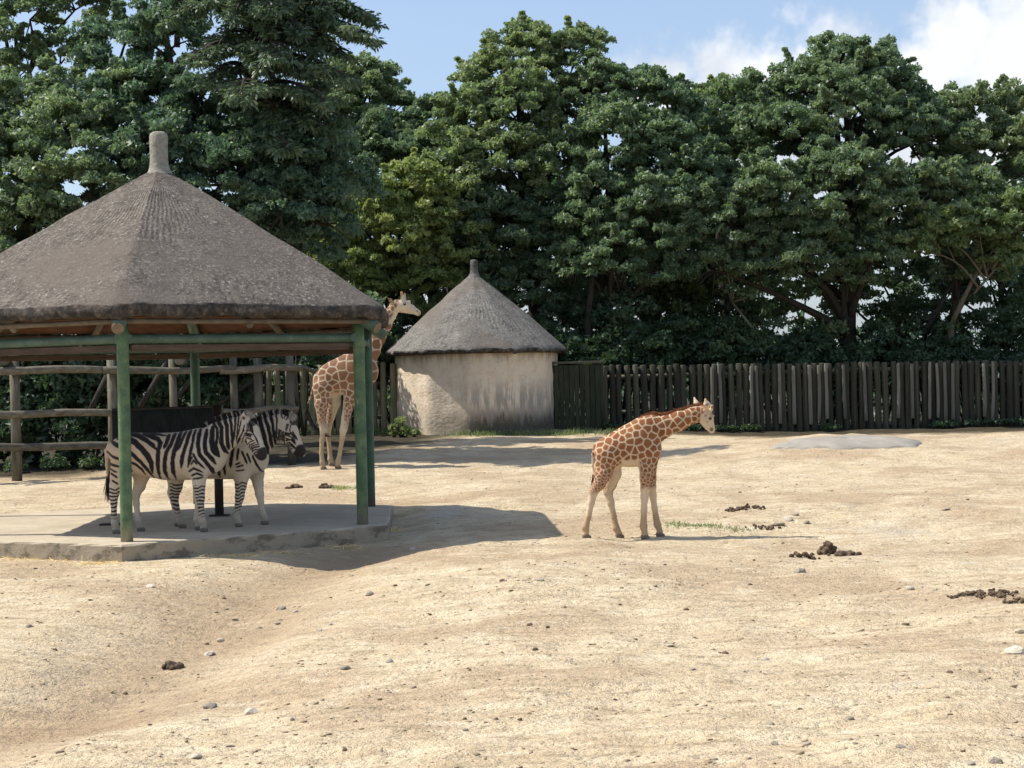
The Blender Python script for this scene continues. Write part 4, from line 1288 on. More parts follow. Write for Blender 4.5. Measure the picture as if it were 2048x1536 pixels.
def build_giraffes():
    # young giraffe walking with its neck stretched forward
    b = on_ground(1130 + 600 / 4.517, 770 + 1392 / 4.517)
    S = F / b[1] * 4.517
    torso = [((372, 575), 88), ((450, 578), 128), ((560, 566), 158), ((650, 540), 186), ((690, 520), 182), ((745, 420), 116), ((780, 560), 84)]
    neck = [((800, 352), 74, 0), ((828, 405), 108, 0), ((905, 388), 92, 0), ((1050, 336), 80, 0), ((1190, 284), 66, 0), ((1262, 256), 56, 0)]
    head = [((1280, 258), 60, 0), ((1308, 318), 54, 0), ((1330, 385), 38, 0), ((1346, 425), 31, 0)]
    extra = [((1290, 235), (1302, 195), 16, 32, -.075, -.10, .6), ((1302, 195), (1284, 134), 32, 6, -.10, -.11, .6),
             ((1235, 215), (1220, 180), 16, 24, .055, .09, .7), ((1220, 180), (1203, 126), 24, 7, .09, .11, .7),
             ((1340, 250), (1352, 212), 15, 13, -.03, -.035, 1.), ((1352, 212), (1352, 206), 13, 11, -.035, -.035, 1.), ((1345, 250), (1362, 220), 14, 11, .03, .035, 1.),
             ((1352, 300), (1372, 296), 20, 9, .03, .045, 1.), ((1250, 320), (1310, 400), 30, 26, 0, 0, .7)]
    legs = [([((392, 640), 108), ((356, 800), 76), ((315, 890), 54), ((262, 960), 40), ((240, 1060), 31), ((212, 1190), 25), ((183, 1290), 32), ((190, 1345), 26)], -.07, -.12),
            ([((430, 650), 100), ((460, 800), 66), ((425, 900), 56), ((402, 965), 42), ((425, 1070), 32), ((450, 1200), 25), ((468, 1305), 31), ((497, 1355), 26)], .06, .11),
            ([((780, 600), 95), ((745, 730), 66), ((735, 840), 52), ((728, 940), 40), ((722, 1010), 34), ((714, 1130), 26), ((706, 1280), 32), ((718, 1350), 27)], -.07, -.11),
            ([((800, 600), 92), ((790, 740), 58), ((798, 850), 44), ((800, 940), 39), ((808, 1010), 32), ((820, 1130), 26), ((842, 1280), 31), ((866, 1345), 26)], .06, .10)]
    tail = [((345, 510), 26, 0), ((295, 545), 18, 0), ((268, 620), 12, 0), ((265, 720), 10, 0), ((282, 820), 9, 0)]

    def patch(px):
        y = px[:, 1]; x = px[:, 0]
        r = np.full(len(px), .086)
        r = np.where(x > 1000, .080, r); r = np.where(x > 1180, .062, r); r = np.where(x > 1265, .035, r)
        r = np.where((x < 560) & (y > 560), np.interp(y, [560, 700, 800, 900, 1000], [.088, .068, .046, .032, .03]), r)
        r = np.where((x >= 640) & (x < 900) & (y > 640), np.interp(y, [640, 720, 840, 1000], [.085, .062, .045, .032]), r)
        return r

    def cream(px, V):
        y = px[:, 1] + 26 * vnoise(px[:, 0] * .03, px[:, 1] * .03, 4); x = px[:, 0]
        k = np.where(x < 620, sstep(1000, 930, y), sstep(960, 900, y))
        k = k * (1 - sstep(505, 535, x) * sstep(700, 670, x) * sstep(655, 690, y))          # pale belly
        k = k * (1 - sstep(1255, 1285, x + .3 * (y - 250))) * (1 - (y < 192) * (x > 1180))                                    # pale face
        k = k * np.where((np.abs(V[:, 1]) < .06) & (y > 640) & (x < 640), 0, 1)
        return k
    giraffe('giraffe', 'young giraffe walking on the sunlit sand with its neck stretched forward', b, S, 600., 1392., torso, neck, head, extra, legs, tail,
            ([((280, 800), 0), ((272, 850), 0), ((264, 890), 0)], (.09, .035, .018), .06, 160),
            ([(680, 322), (745, 284), (820, 262), (885, 278), (960, 268), (1050, 242), (1150, 216), (1240, 194), (1275, 197)], [0] * 9, .046, 2600, (.30, .115, .045)),
            [((1335, 318), -.058, .016), ((1350, 318), .058, .016)], patch, ((.215, .078, .026), (.29, .115, .042), (.66, .52, .36)), .0105, 17, cream,
            [((1305, 300), 62, (.58, .45, .31)), ((1335, 385), 40, (.60, .47, .33)), ((1343, 418), 17, (.20, .12, .07)), ((1352, 214), 14, (.32, .14, .06)), ((1362, 222), 12, (.32, .14, .06)), ((1352, 285), 24, (.48, .32, .20)), ((1300, 192), 15, (.27, .21, .17)), ((1330, 320), 15, (.24, .16, .10)), ((1290, 292), 12, (.36, .22, .12)), ((1262, 262), 13, (.30, .14, .06)), ((1305, 350), 9, (.42, .29, .18))])

    # tall giraffe behind the shelter posts
    b = on_ground(560 + 450 / 3.656, 560 + 1368 / 3.656)
    S = F / b[1] * 3.656
    torso = [((318, 730), 66), ((395, 712), 110), ((480, 700), 134), ((560, 682), 152), ((615, 665), 122), ((655, 700), 46)]
    neck = [((612, 610), 100, 0), ((682, 520), 66, 0), ((738, 425), 52, 0), ((790, 335), 46, 0), ((830, 258), 42, 0), ((862, 212), 42, 0)]
    head = [((878, 195), 44, 0), ((930, 195), 42, 0), ((985, 222), 30, 0), ((1035, 252), 22, 0)]
    extra = [((862, 175), (842, 160), 8, 15, -.10, -.15, .5), ((842, 160), (814, 134), 15, 3, -.15, -.20, .5), ((862, 175), (845, 165), 8, 13, .10, .14, .5), ((845, 165), (828, 148), 13, 3, .14, .18, .5),
             ((925, 165), (920, 105), 14, 10, -.04, -.05, 1.), ((920, 105), (918, 98), 11, 9, -.05, -.05, 1.), ((935, 165), (940, 112), 13, 9, .05, .06, 1.), ((965, 182), (972, 168), 16, 12, 0, 0, 1.), ((905, 220), (1000, 245), 26, 16, 0, 0, .7)]
    legs = [([((335, 790), 78), ((318, 900), 50), ((320, 1000), 32), ((330, 1085), 27), ((318, 1160), 17), ((312, 1250), 15), ((318, 1315), 19), ((326, 1345), 16)], -.10, -.18),
            ([((385, 800), 78), ((405, 890), 44), ((372, 1000), 30), ((350, 1080), 26), ((352, 1160), 17), ((360, 1250), 15), ((362, 1315), 19), ((372, 1345), 16)], .09, .17),
            ([((560, 780), 80), ((520, 900), 42), ((496, 1000), 31), ((476, 1090), 27), ((462, 1170), 17), ((446, 1260), 15), ((432, 1315), 19), ((430, 1345), 16)], -.10, -.17),
            ([((590, 780), 80), ((600, 900), 42), ((606, 1000), 31), ((610, 1090), 27), ((612, 1170), 17), ((614, 1260), 15), ((616, 1315), 19), ((624, 1345), 16)], .09, .17)]
    tail = [((285, 700), 18, 0), ((262, 770), 10, -.05), ((240, 850), 6, -.1), ((215, 905), 6, -.14)]

    def patch2(px):
        y = px[:, 1]; x = px[:, 0]
        r = np.full(len(px), .21)
        r = np.where((y < 480) & (x > 640), .16, r); r = np.where(y < 290, .11, r); r = np.where(y < 215, .08, r)
        r = np.where((x < 430) & (y > 640), np.interp(y, [640, 780, 900, 1000], [.17, .12, .085, .06]), r)
        r = np.where((x < 330) & (y <= 760), .13, r)
        r = np.where((x >= 430) & (y > 760), np.interp(y, [760, 860, 1000], [.16, .09, .07]), r)
        return r

    def cream2(px, V):
        y = px[:, 1] + 14 * vnoise(px[:, 0] * .05, px[:, 1] * .05, 4); x = px[:, 0]
        k = sstep(1130, 1000, y)
        k = k * (1 - sstep(868, 895, x + .5 * (y - 200)) * (y < 330))
        k = k * (1 - sstep(370, 400, x) * sstep(500, 470, x) * sstep(800, 840, y))
        return k
    giraffe('giraffe', 'tall giraffe standing behind the shelter posts with its head raised beside the hut', b, S, 450., 1366., torso, neck, head, extra, legs, tail,
            ([((218, 890), -.14), ((212, 950), -.15), ((240, 1030), -.16), ((285, 1085), -.17), ((330, 1115), -.18)], (.02, .017, .016), .20, 420),
            ([(560, 505), (640, 470), (700, 395), (750, 320), (800, 235), (845, 178)], [0] * 6, .05, 500, (.26, .12, .06)),
            [((940, 186), -.088, .030), ((945, 186), .088, .030)], patch2, ((.17, .082, .042), (.235, .115, .06), (.58, .49, .36)), .018, 23, cream2,
            [((1042, 258), 13, (.42, .30, .20)), ((922, 104), 16, (.45, .25, .13)), ((945, 108), 14, (.42, .24, .13)), ((1030, 238), 6, (.10, .07, .05))])


build_giraffes()


# ------------------------------------------------------------------ trees and shrubs
def rand_dirs(rng, n):
    v = rng.normal(size=(n, 3)); return v / np.linalg.norm(v, axis=1)[:, None]


def leaf_mesh(name, cen, rad, per, size, rng, up=.10, flat=.85, tint=None, shell=.35, droop=0.):
    """leaf blades spread through small clumps: cen (n,3), rad (n)"""
    n = len(cen) * per
    c = np.repeat(cen, per, 0); r = np.repeat(rad, per)
    d = rand_dirs(rng, n); d[:, 2] = np.where(d[:, 2] < -.2, -d[:, 2] * .7, d[:, 2])
    q = (shell + (1 - shell) * rng.random(n) ** .6) * r
    off = d * q[:, None]; off[:, 2] *= flat
    p = c + off
    nr = d * .45 + np.array([0, 0, up]) + rng.normal(0, .75, (n, 3)); nr /= np.linalg.norm(nr, axis=1)[:, None]
    t = np.cross(nr, rng.normal(size=(n, 3))); t[:, 2] -= droop; t -= nr * (t * nr).sum(1)[:, None]; t /= np.linalg.norm(t, axis=1)[:, None]
    b = np.cross(nr, t)
    L = size * (.6 + .8 * rng.random(n)); Wd = L * .36
    t = t * (L / 2)[:, None]; b = b * Wd[:, None]; sag = nr * (-L * .10)[:, None]
    V = np.stack([p - t * .9 + b * .75 + sag, p - t * .9 - b * .75 + sag, p + t * 1.15], 1).reshape(-1, 3)
    me = mesh_arrays(name, V, np.arange(3 * n).reshape(n, 3), 3)
    tn = np.repeat(tint if tint is not None else rng.random(len(cen)), per) * .6 + .4 * rng.random(n)
    at = me.attributes.new('tint', 'FLOAT', 'FACE'); at.data.foreach_set('value', np.clip(tn, 0, 1).astype(np.float32))
    return me


def branch(a, b, r0, r1, rng, n=6, sway=.12):
    a = np.array(a, float); b = np.array(b, float); L = np.linalg.norm(b - a)
    k1 = rng.normal(0, sway * L, 3); pts = []
    for i in range(n):
        t = i / (n - 1); pts.append(a + (b - a) * t + k1 * math.sin(math.pi * t) * .5 + np.array([0, 0, .10 * L * math.sin(math.pi * t)]))
    return pts, [r0 + (r1 - r0) * i / (n - 1) for i in range(n)]


def tree(name, label, lobes, trunk_px, seed, leaf='leaf', size=.135, per=118, area=.20, crad=.27, trunk_r=.17, group=None, cat='tree', bark='bark', thin=1., trunk_d=None, sprigs=True):
    """lobes: (px, py, distance, radius in px) sighted on the photograph, kept as real places and sizes"""
    rng = np.random.default_rng(seed)
    LC = np.array([atd(px, py, d) for px, py, d, r in lobes]); LR = np.array([r * d / F for px, py, d, r in lobes])
    td = trunk_d or np.mean([l[2] for l in lobes]) + .3
    tx = atd(trunk_px, 700, td)[0]; g = gz1(tx, td)
    root = np.array([tx, td, g])
    T = empty(name, tuple(root), label, cat, group)
    top = LC[np.argmax(LC[:, 2])]
    fork = np.array([tx + (LC[:, 0].mean() - tx) * .35, td, g + max(.5, (LC[:, 2].min() - g) * .62)])
    tubes = [branch(root - np.array([0, 0, .2]), fork, trunk_r * 1.15, trunk_r * .85, rng, 7, .03), branch(fork, top, trunk_r * .8, trunk_r * .15, rng, 8, .05)]
    limbs = []
    for c, r in zip(LC, LR):
        st = fork + (top - fork) * np.clip((c[2] - fork[2]) / (top[2] - fork[2] + 1e-3) * .7 - .15, 0, .8)
        limbs.append(branch(st, c, trunk_r * .45, trunk_r * .14, rng, 7))
        for _ in range(4):
            limbs.append(branch(c, c + rand_dirs(rng, 1)[0] * r * .9, trunk_r * .15, .012, rng, 4))
    tr = multi_tube_mesh('trunk', tubes, 10); tr.transform(Matrix.Translation(-Vector(root)))
    trunk = link('trunk', tr, M[bark], T)
    lm = multi_tube_mesh('limbs', limbs, 6); lm.transform(Matrix.Translation(-Vector(root)))
    tag(link('limbs', lm, M[bark], trunk), None, kind='stuff')
    cs = []; rs = []; tn = []
    for c, r in zip(LC, LR):
        n = max(4, int(4 * math.pi * r * r / area * thin))
        d = rand_dirs(rng, n); d[:, 2] = np.where(d[:, 2] < -.45, -d[:, 2], d[:, 2])
        bumpy = 1 + .17 * np.sin(d[:, 0] * 5 + seed) * np.sin(d[:, 2] * 6 + seed * 2) + .14 * np.sin(d[:, 0] * 11 + d[:, 1] * 9 + seed) * np.sin(d[:, 2] * 12) + .10 * rng.normal(size=n)
        p = c + d * (r * (.52 + .52 * rng.random(n) ** .6) * bumpy)[:, None] * np.array([1.05, 1, .92])
        inside = np.zeros(n, bool)
        for c2, r2 in zip(LC, LR):
            inside |= np.linalg.norm(p - c2, axis=1) < r2 * .52
        p = p[~inside]; cs.append(p); rs.append(crad * (.65 + .6 * rng.random(len(p)))); tn.append(np.clip(rng.random() * .35 + .65 * rng.random(len(p)), 0, 1))
        if sprigs:                                                          # shoots standing out of the outline
            m = max(2, int(n * .05)); d = rand_dirs(rng, m); d[:, 2] = np.abs(d[:, 2]) + .3; d /= np.linalg.norm(d, axis=1)[:, None]
            for q in range(3):
                cs.append(c + d * (r * 1.02 + .16 * q)[..., None] if False else c + d * (r * 1.0 + .17 * q)); rs.append(np.full(m, crad * (.42 - .08 * q))); tn.append(rng.random(m) * .5 + .5)
    cs = np.concatenate(cs) - root; rs = np.concatenate(rs); tn = np.concatenate(tn)
    link('crown', leaf_mesh('crown', cs, rs, per, size, rng, tint=tn, droop=.5), M[leaf], T)
    return T


GT = 'trees behind the enclosure'
tree('broadleaf_tree', 'tall broadleaf tree with twin tops standing right behind the hut', [(1045, 120, 53, 74), (1148, 118, 53, 62), (975, 165, 53, 60), (930, 250, 52.5, 70), (1030, 235, 52, 95), (1130, 225, 53, 85), (990, 330, 51.5, 95), (1100, 350, 52, 100), (920, 360, 52, 80)], 1080, 1, 'leaf', trunk_r=.22, group=GT)
tree('broadleaf_tree', 'dense dark tree over the gate beside the twin-topped tree', [(1215, 195, 52, 70), (1280, 205, 52, 75), (1345, 235, 52, 70), (1230, 300, 51, 100), (1330, 330, 51, 100), (1200, 420, 50.5, 95), (1310, 450, 49.6, 95), (1390, 380, 50, 80), (1230, 520, 49.6, 80), (1330, 540, 49.6, 70), (1160, 540, 50.5, 70)], 1190, 2, 'leaf', trunk_r=.22, group=GT)
tree('broadleaf_tree', 'yellowish tree just showing between two dark crowns above the fence', [(1420, 225, 55, 62), (1460, 215, 55.5, 55), (1400, 310, 55, 80), (1470, 320, 55, 80)], 1440, 3, 'leafyellow', trunk_r=.16, group=GT)
tree('broadleaf_tree', 'largest dark crown above the middle of the log fence', [(1680, 135, 52, 66), (1740, 150, 52, 70), (1610, 185, 52, 72), (1535, 200, 52.5, 56), (1810, 208, 52, 62), (1700, 250, 51, 110), (1580, 290, 51, 95), (1820, 290, 51.5, 95), (1500, 290, 52, 80), (1540, 410, 49.6, 95), (1680, 400, 49.4, 110), (1800, 410, 49.6, 95), (1450, 450, 49.6, 90), (1620, 510, 49.5, 80), (1750, 510, 49.5, 75), (1520, 530, 49.8, 70), (1430, 540, 49.8, 60), (1690, 560, 50, 55)], 1725, 4, 'leaf', trunk_r=.30, group=GT)
tree('broadleaf_tree', 'tree with an airy rounded crown beside the largest dark crown', [(1950, 240, 52, 78), (2030, 250, 52, 72), (1900, 290, 52, 80), (1990, 330, 51.5, 95), (2080, 330, 52, 90), (1910, 410, 50, 85), (2050, 460, 49.8, 85), (1860, 480, 50, 70), (1960, 540, 50.5, 55)], 1870, 5, 'leaf', trunk_r=.17, thin=.78, group=GT)
tree('broadleaf_tree', 'low light green tree with a bare forked limb above the log fence', [(1890, 480, 49.2, 62), (1960, 470, 49.2, 66), (1840, 505, 49.2, 45), (2050, 450, 49.2, 70), (2010, 520, 49.5, 50)], 1885, 6, 'leafyellow', trunk_r=.10, bark='barkpale', group=GT, trunk_d=50)
tree('broadleaf_tree', 'yellow-green tree rising left of the hut roof', [(830, 370, 50.6, 55), (780, 415, 50.4, 62), (860, 430, 50.6, 70), (720, 450, 50.4, 55), (800, 490, 50.4, 75), (900, 490, 50.8, 70), (680, 500, 50.6, 60), (740, 550, 50.6, 66), (640, 530, 50.8, 60), (860, 560, 50.6, 66), (700, 600, 50.8, 60), (800, 610, 50.8, 60)], 760, 7, 'leafyellow', size=.125, trunk_r=.12, group=GT)
tree('broadleaf_tree', 'dark broadleaf tree between the left wood and the twin-topped tree', [(870, 260, 55.5, 62), (830, 330, 55, 75), (900, 330, 54.5, 70), (760, 300, 56, 70), (1000, 470, 51.5, 90), (930, 430, 51.5, 80), (1090, 490, 51.5, 90), (980, 570, 51.6, 70), (1060, 580, 51.6, 75), (900, 560, 51.6, 70)], 900, 8, 'leafdeep', trunk_r=.18, group=GT)
tree('broadleaf_tree', 'shaded tree with pale new leaves over the left end of the rails', [(60, 230, 39.4, 95), (150, 280, 38.4, 100), (40, 350, 37.9, 100), (180, 390, 37.4, 105), (70, 470, 37.4, 95), (-60, 300, 38.4, 100), (230, 230, 39.4, 90), (15, 450, 37.4, 70), (-60, 480, 37.4, 85), (40, 540, 37.6, 75), (120, 500, 37.6, 70)], 60, 9, 'leaf', size=.125, trunk_r=.2, group=GT)
tree('broadleaf_tree', 'deep green tree behind the shelter finial', [(330, 110, 40.4, 100), (240, 120, 40.4, 90), (290, 220, 39.4, 105), (400, 250, 38.9, 100), (330, 330, 37.9, 105), (440, 370, 37.4, 100), (290, 430, 37.9, 90), (410, 470, 37.9, 90)], 330, 10, 'leafdeep', size=.125, trunk_r=.24, group=GT)
tree('broadleaf_tree', 'broad dark tree over the right slope of the shelter roof', [(540, 320, 37.9, 95), (620, 360, 37.9, 90), (560, 430, 37.4, 95), (650, 450, 37.9, 70), (500, 250, 39.4, 80), (600, 500, 38.4, 75), (690, 380, 39.4, 60)], 440, 11, 'leafdeep', size=.125, trunk_r=.2, group=GT)
tree('broadleaf_tree', 'light green tree behind the cedar against the sky', [(690, 210, 57.5, 78), (740, 180, 58.0, 62), (775, 240, 58.0, 66), (640, 250, 57.5, 80), (805, 300, 57.5, 56), (720, 310, 57.5, 90), (640, 360, 57.5, 80)], 700, 12, 'leaf', trunk_r=.17, group=GT)
tree('broadleaf_tree', 'thin half-bare tree at the far end of the wood left of the shelter', [(60, 40, 44, 80), (-20, 120, 44, 80), (150, 20, 44, 85), (120, 130, 44.5, 60), (60, 150, 44.5, 60), (0, 20, 45, 80)], 40, 13, 'leafdeep', thin=.42, trunk_r=.16, group=GT)
tree('broadleaf_tree', 'tall tree rising behind the cedar top', [(300, -40, 44, 110), (180, -60, 44, 100), (420, -90, 44, 100)], 260, 14, 'leafdeep', trunk_r=.2, group=GT)


for i, (x, lab) in enumerate(((640, 'shaded tree far behind the tall giraffe'), (860, 'shaded tree far behind the hut roof on its shelter side'), (1080, 'shaded tree far behind the hut roof on its gate side'), (1300, 'shaded tree far behind the gate'), (1500, 'shaded tree far behind the pale leaning stem'), (1790, 'shaded tree far behind the thick trunk'), (2010, 'shaded tree far behind the low light green tree'))):
    tree('broadleaf_tree', lab, [(x - 70, 470, 57, 85), (x + 60, 480, 57.5, 85), (x, 420, 57, 80), (x - 30, 560, 57, 70), (x + 80, 570, 57.5, 65), (x - 90, 600, 57, 55), (x + 20, 640, 57, 50)], x + 10, 90 + i, 'leafdeep', size=.18, per=80, area=.33, crad=.36, thin=.78 if x > 1400 else .95, trunk_r=.16, group='trees in the second row', sprigs=False)


def cedar():
    rng = np.random.default_rng(77)
    d0 = 38.2; x = atd(480, 300, d0)[0]; g = gz1(x, d0); root = np.array([x, d0, g])
    T = empty('cedar_tree', tuple(root), 'cedar with dark layered drooping branches reaching out against the sky', 'tree', GT)
    top = np.array([x + .5, d0 + .2, 15.5])
    tm = multi_tube_mesh('trunk', [branch(root - np.array([0, 0, .2]), top, .26, .05, rng, 12, .01)], 12); tm.transform(Matrix.Translation(-Vector(root)))
    trunk = link('trunk', tm, M['bark'], T)
    cs = []; rs = []; ds = []; limbs = []
    spec_ = [(745, 70, 37.4), (725, 20, 37.8), (735, -20, 38.3), (690, 150, 36.8), (650, 200, 36.4), (600, 60, 36.8), (560, 110, 36.2), (620, -40, 38.3), (700, -80, 38.8), (330, 40, 37.3), (380, 120, 36.3), (300, -30, 38.3), (480, 190, 35.6), (540, 20, 36.2), (570, 290, 36.4), (640, 250, 37.2), (690, 240, 37.6), (420, -60, 36.3), (500, -90, 35.8), (640, -130, 37.8), (350, -120, 37.8), (560, 180, 39.3), (450, 60, 39.8), (390, 20, 39.8), (760, 40, 38.2), (700, 60, 37.6), (660, 20, 37.4), (640, 100, 37.2), (600, 140, 37), (690, 100, 37.8), (540, 60, 36.8), (580, 10, 37), (620, 60, 38), (520, 130, 36.6), (470, 30, 36.6), (430, 100, 36.8), (500, 70, 39.5), (560, 240, 37), (610, 290, 37.4), (650, 170, 38.5), (410, 170, 37)]
    for px, py, d in spec_:
        tip = atd(px, py, d); h = tip[2] + .55
        st = root + (top - root) * np.clip((h - g) / (top[2] - g), .2, .97)
        L = np.linalg.norm(tip - st)
        pts = []
        for i in range(10):
            t = i / 9; pts.append(st + (tip - st) * t + np.array([0, 0, .35 * math.sin(math.pi * t * .9) - .12 * t * t]))
        limbs.append((pts, [.075 * (1 - .9 * i / 9) + .006 for i in range(10)]))
        ax = (tip - st) / L; side = np.cross(ax, np.array([0, 0, 1.])); side /= np.linalg.norm(side)
        for k in range(int(L * 13)):
            t = .22 + .78 * rng.random(); p = pts[min(8, int(t * 9))] * (1 - (t * 9 % 1)) + pts[min(9, int(t * 9) + 1)] * (t * 9 % 1)
            w = rng.normal(0, .42 * (1.15 - t) + .10) * min(1.4, L * .35)
            q = p + side * w + ax * abs(w) * .45 + np.array([0, 0, -.10 * abs(w)])
            limbs.append(([p, (p + q) / 2 + np.array([0, 0, .03]), q], [.014, .010, .005]))
            for f in np.linspace(.25, 1, max(2, int(abs(w) * 7) + 1)):
                cs.append(p + (q - p) * f + np.array([0, 0, -.08])); rs.append(.15 + .07 * rng.random())
    lm = multi_tube_mesh('limbs', limbs, 5, .05); lm.transform(Matrix.Translation(-Vector(root)))
    tag(link('limbs', lm, M['bark'], trunk), None, kind='stuff')
    cs = np.array(cs) - root; rs = np.array(rs)
    per = 24; n = len(cs) * per
    c = np.repeat(cs, per, 0); r = np.repeat(rs, per)
    d = rand_dirs(rng, n); d[:, 2] = -np.abs(d[:, 2]) * .9 + .1
    p = c + d * (r * rng.random(n))[:, None]
    t = d + np.array([0, 0, -.35]) + rng.normal(0, .35, (n, 3)); t /= np.linalg.norm(t, axis=1)[:, None]
    s = np.cross(t, rng.normal(size=(n, 3))); s /= np.linalg.norm(s, axis=1)[:, None]
    L = .10 + .10 * rng.random(n)
    V = np.stack([p - s * .012, p + s * .012, p + t * L[:, None] + s * .006, p + t * L[:, None] - s * .006], 1).reshape(-1, 3)
    V = np.stack([p, p + t * (L * .5)[:, None] + s * .026, p + t * L[:, None], p + t * (L * .5)[:, None] - s * .026], 1).reshape(-1, 3)
    me = mesh_arrays('needles', V, np.arange(4 * n).reshape(n, 4))
    at = me.attributes.new('tint', 'FLOAT', 'FACE'); at.data.foreach_set('value', (np.repeat(rng.random(len(cs)), per) * .6 + .4 * rng.random(n)).astype(np.float32))
    link('crown', me, M['needle'], T)


cedar()


def shrub(label, blobs, seed, leaf='hedge', size=.15, per=85, area=.34, crad=.34, thin=1., group=None, name='shrub'):
    rng = np.random.default_rng(seed)
    LC = np.array([atd(px, py, d) for px, py, d, r in blobs]); LR = np.array([r * d / F for px, py, d, r in blobs])
    root = np.array([LC[:, 0].mean(), LC[:, 1].mean(), 0]); root[2] = gz1(root[0], root[1])
    T = empty(name, tuple(root), label, 'shrub', group)
    st = []
    for c, r in zip(LC, LR):
        b0 = np.array([root[0] * .3 + c[0] * .7, c[1], gz1(c[0], c[1]) - .1]) - root
        for _ in range(3): st.append(branch(b0, c - root + rand_dirs(rng, 1)[0] * r * .6, .035, .01, rng, 5))
    tag(link('stems', multi_tube_mesh('stems', st, 5), M['bark'], T), None, kind='stuff')
    cs = []
    for c, r in zip(LC, LR):
        n = max(5, int(4 * math.pi * r * r / area * thin)); cs.append(c + rand_dirs(rng, n) * (r * (.55 + .5 * rng.random(n)))[:, None])
    cs = np.concatenate(cs); cs[:, 2] = np.maximum(cs[:, 2], gz(cs[:, 0], cs[:, 1]) + .1)
    link('crown', leaf_mesh('crown', cs - root, crad * (.6 + .7 * rng.random(len(cs))), per, size, rng), M[leaf], T)


GS = 'shrubs in the shade under the trees'
shrub('dark evergreen hedge filling the space behind the left log rails', [(-60, 780, 38, 80), (40, 760, 38, 85), (130, 790, 38, 85), (220, 760, 38, 85), (60, 860, 37.6, 70), (160, 870, 37.6, 70), (-60, 880, 37.6, 70), (280, 800, 38.2, 80), (300, 720, 39, 70), (150, 700, 39, 70), (20, 680, 39, 70)], 31, group=GS, area=.24, name='hedge')
shrub('dark bushes rising behind the rails and the black panel', [(360, 770, 37.4, 70), (410, 710, 37.4, 70), (470, 720, 37.5, 65), (330, 680, 37.6, 70), (520, 700, 37.6, 60), (430, 800, 37.4, 60), (480, 650, 38, 65)], 32, group=GS, area=.26)
shrub('bush with scattered light leaves above the tall giraffe back', [(560, 680, 44, 60), (640, 690, 47.8, 55), (500, 640, 44, 65), (600, 620, 47.5, 65), (700, 640, 48.5, 60)], 33, 'leafdeep', group=GS)
shrub('dark bush growing behind the hut on its gate side', [(1120, 640, 51.5, 70), (1200, 670, 51, 60), (1170, 590, 52, 60), (1250, 640, 51, 65), (1270, 700, 50, 50)], 34, 'leafdeep', group=GS, thin=.75)
shrub('dark bush behind the fence next to the gate', [(1340, 620, 52, 75), (1400, 680, 51, 65), (1300, 560, 52, 60), (1450, 640, 52, 65), (1380, 560, 52.5, 60)], 35, 'hedge', group=GS)
shrub('thin leafy bush behind the fence with sky showing through', [(1560, 690, 51, 55), (1640, 640, 53, 60), (1530, 600, 53, 55), (1600, 560, 53, 50), (1680, 690, 51, 50)], 36, 'leafdeep', group=GS, thin=.7)
shrub('bush around the thick trunk behind the fence', [(1750, 680, 51, 55), (1830, 660, 52, 60), (1790, 600, 53, 55), (1860, 710, 51, 45)], 37, 'hedge', group=GS, thin=.75)
shrub('dense low bush behind the fence under the light green limb', [(1950, 690, 51, 65), (2040, 680, 51, 75), (1900, 640, 52, 50), (2100, 620, 51, 70)], 38, 'hedge', group=GS, thin=.85)
for i, (x, r, y, where) in enumerate(((1240, 55, 700, 'just past the gate'), (1480, 60, 712, 'by the pale leaning stem'), (1620, 55, 716, 'between the pale stem and the thick trunk'), (1770, 52, 716, 'beside the thick forked trunk'), (1900, 52, 716, 'by the leaning reddish trunk'), (2040, 55, 712, 'past the light green forked tree'),
                                     (700, 60, 700, 'at the neck of the tall giraffe'), (820, 60, 690, 'at the hut wall on the tall giraffe side'), (560, 60, 700, 'near the zebra heads'), (1060, 60, 700, 'mostly hidden by the hut roof'), (1180, 60, 690, 'at the dark green gate'), (1360, 60, 700, 'above the young giraffe neck'))):
    shrub('low dark bush behind the log pickets ' + where, [(x - 45, y + 30, 49.6, r), (x + 45, y + 25, 49.8, r), (x, y - 12, 50.2, r * .9)], 40 + i, 'hedge', group='undergrowth behind the pickets', area=.28, name='undergrowth_bush')


def far_wood():
    """distant belt of woodland closing the view behind the trees"""
    rng = np.random.default_rng(5)
    n = 520; x = rng.uniform(-34, 34, n); y = rng.uniform(62, 70, n)
    hgt = 3.4 + 1.6 * vnoise(x * .3, y * .1, 3); z = rng.random(n) ** .8 * hgt
    hole = vnoise(x * .55, z * .9, 8) > .17
    p = np.stack([x, y, z + .2], 1)[~((hole) & (z > 1.5))]
    o = link('far_wood', leaf_mesh('far_wood', p, .8 + .5 * rng.random(len(p)), 46, .42, rng), M['leafdeep'])
    tag(o, 'distant dark belt of woodland behind the trees', 'wood', kind='stuff')


far_wood()


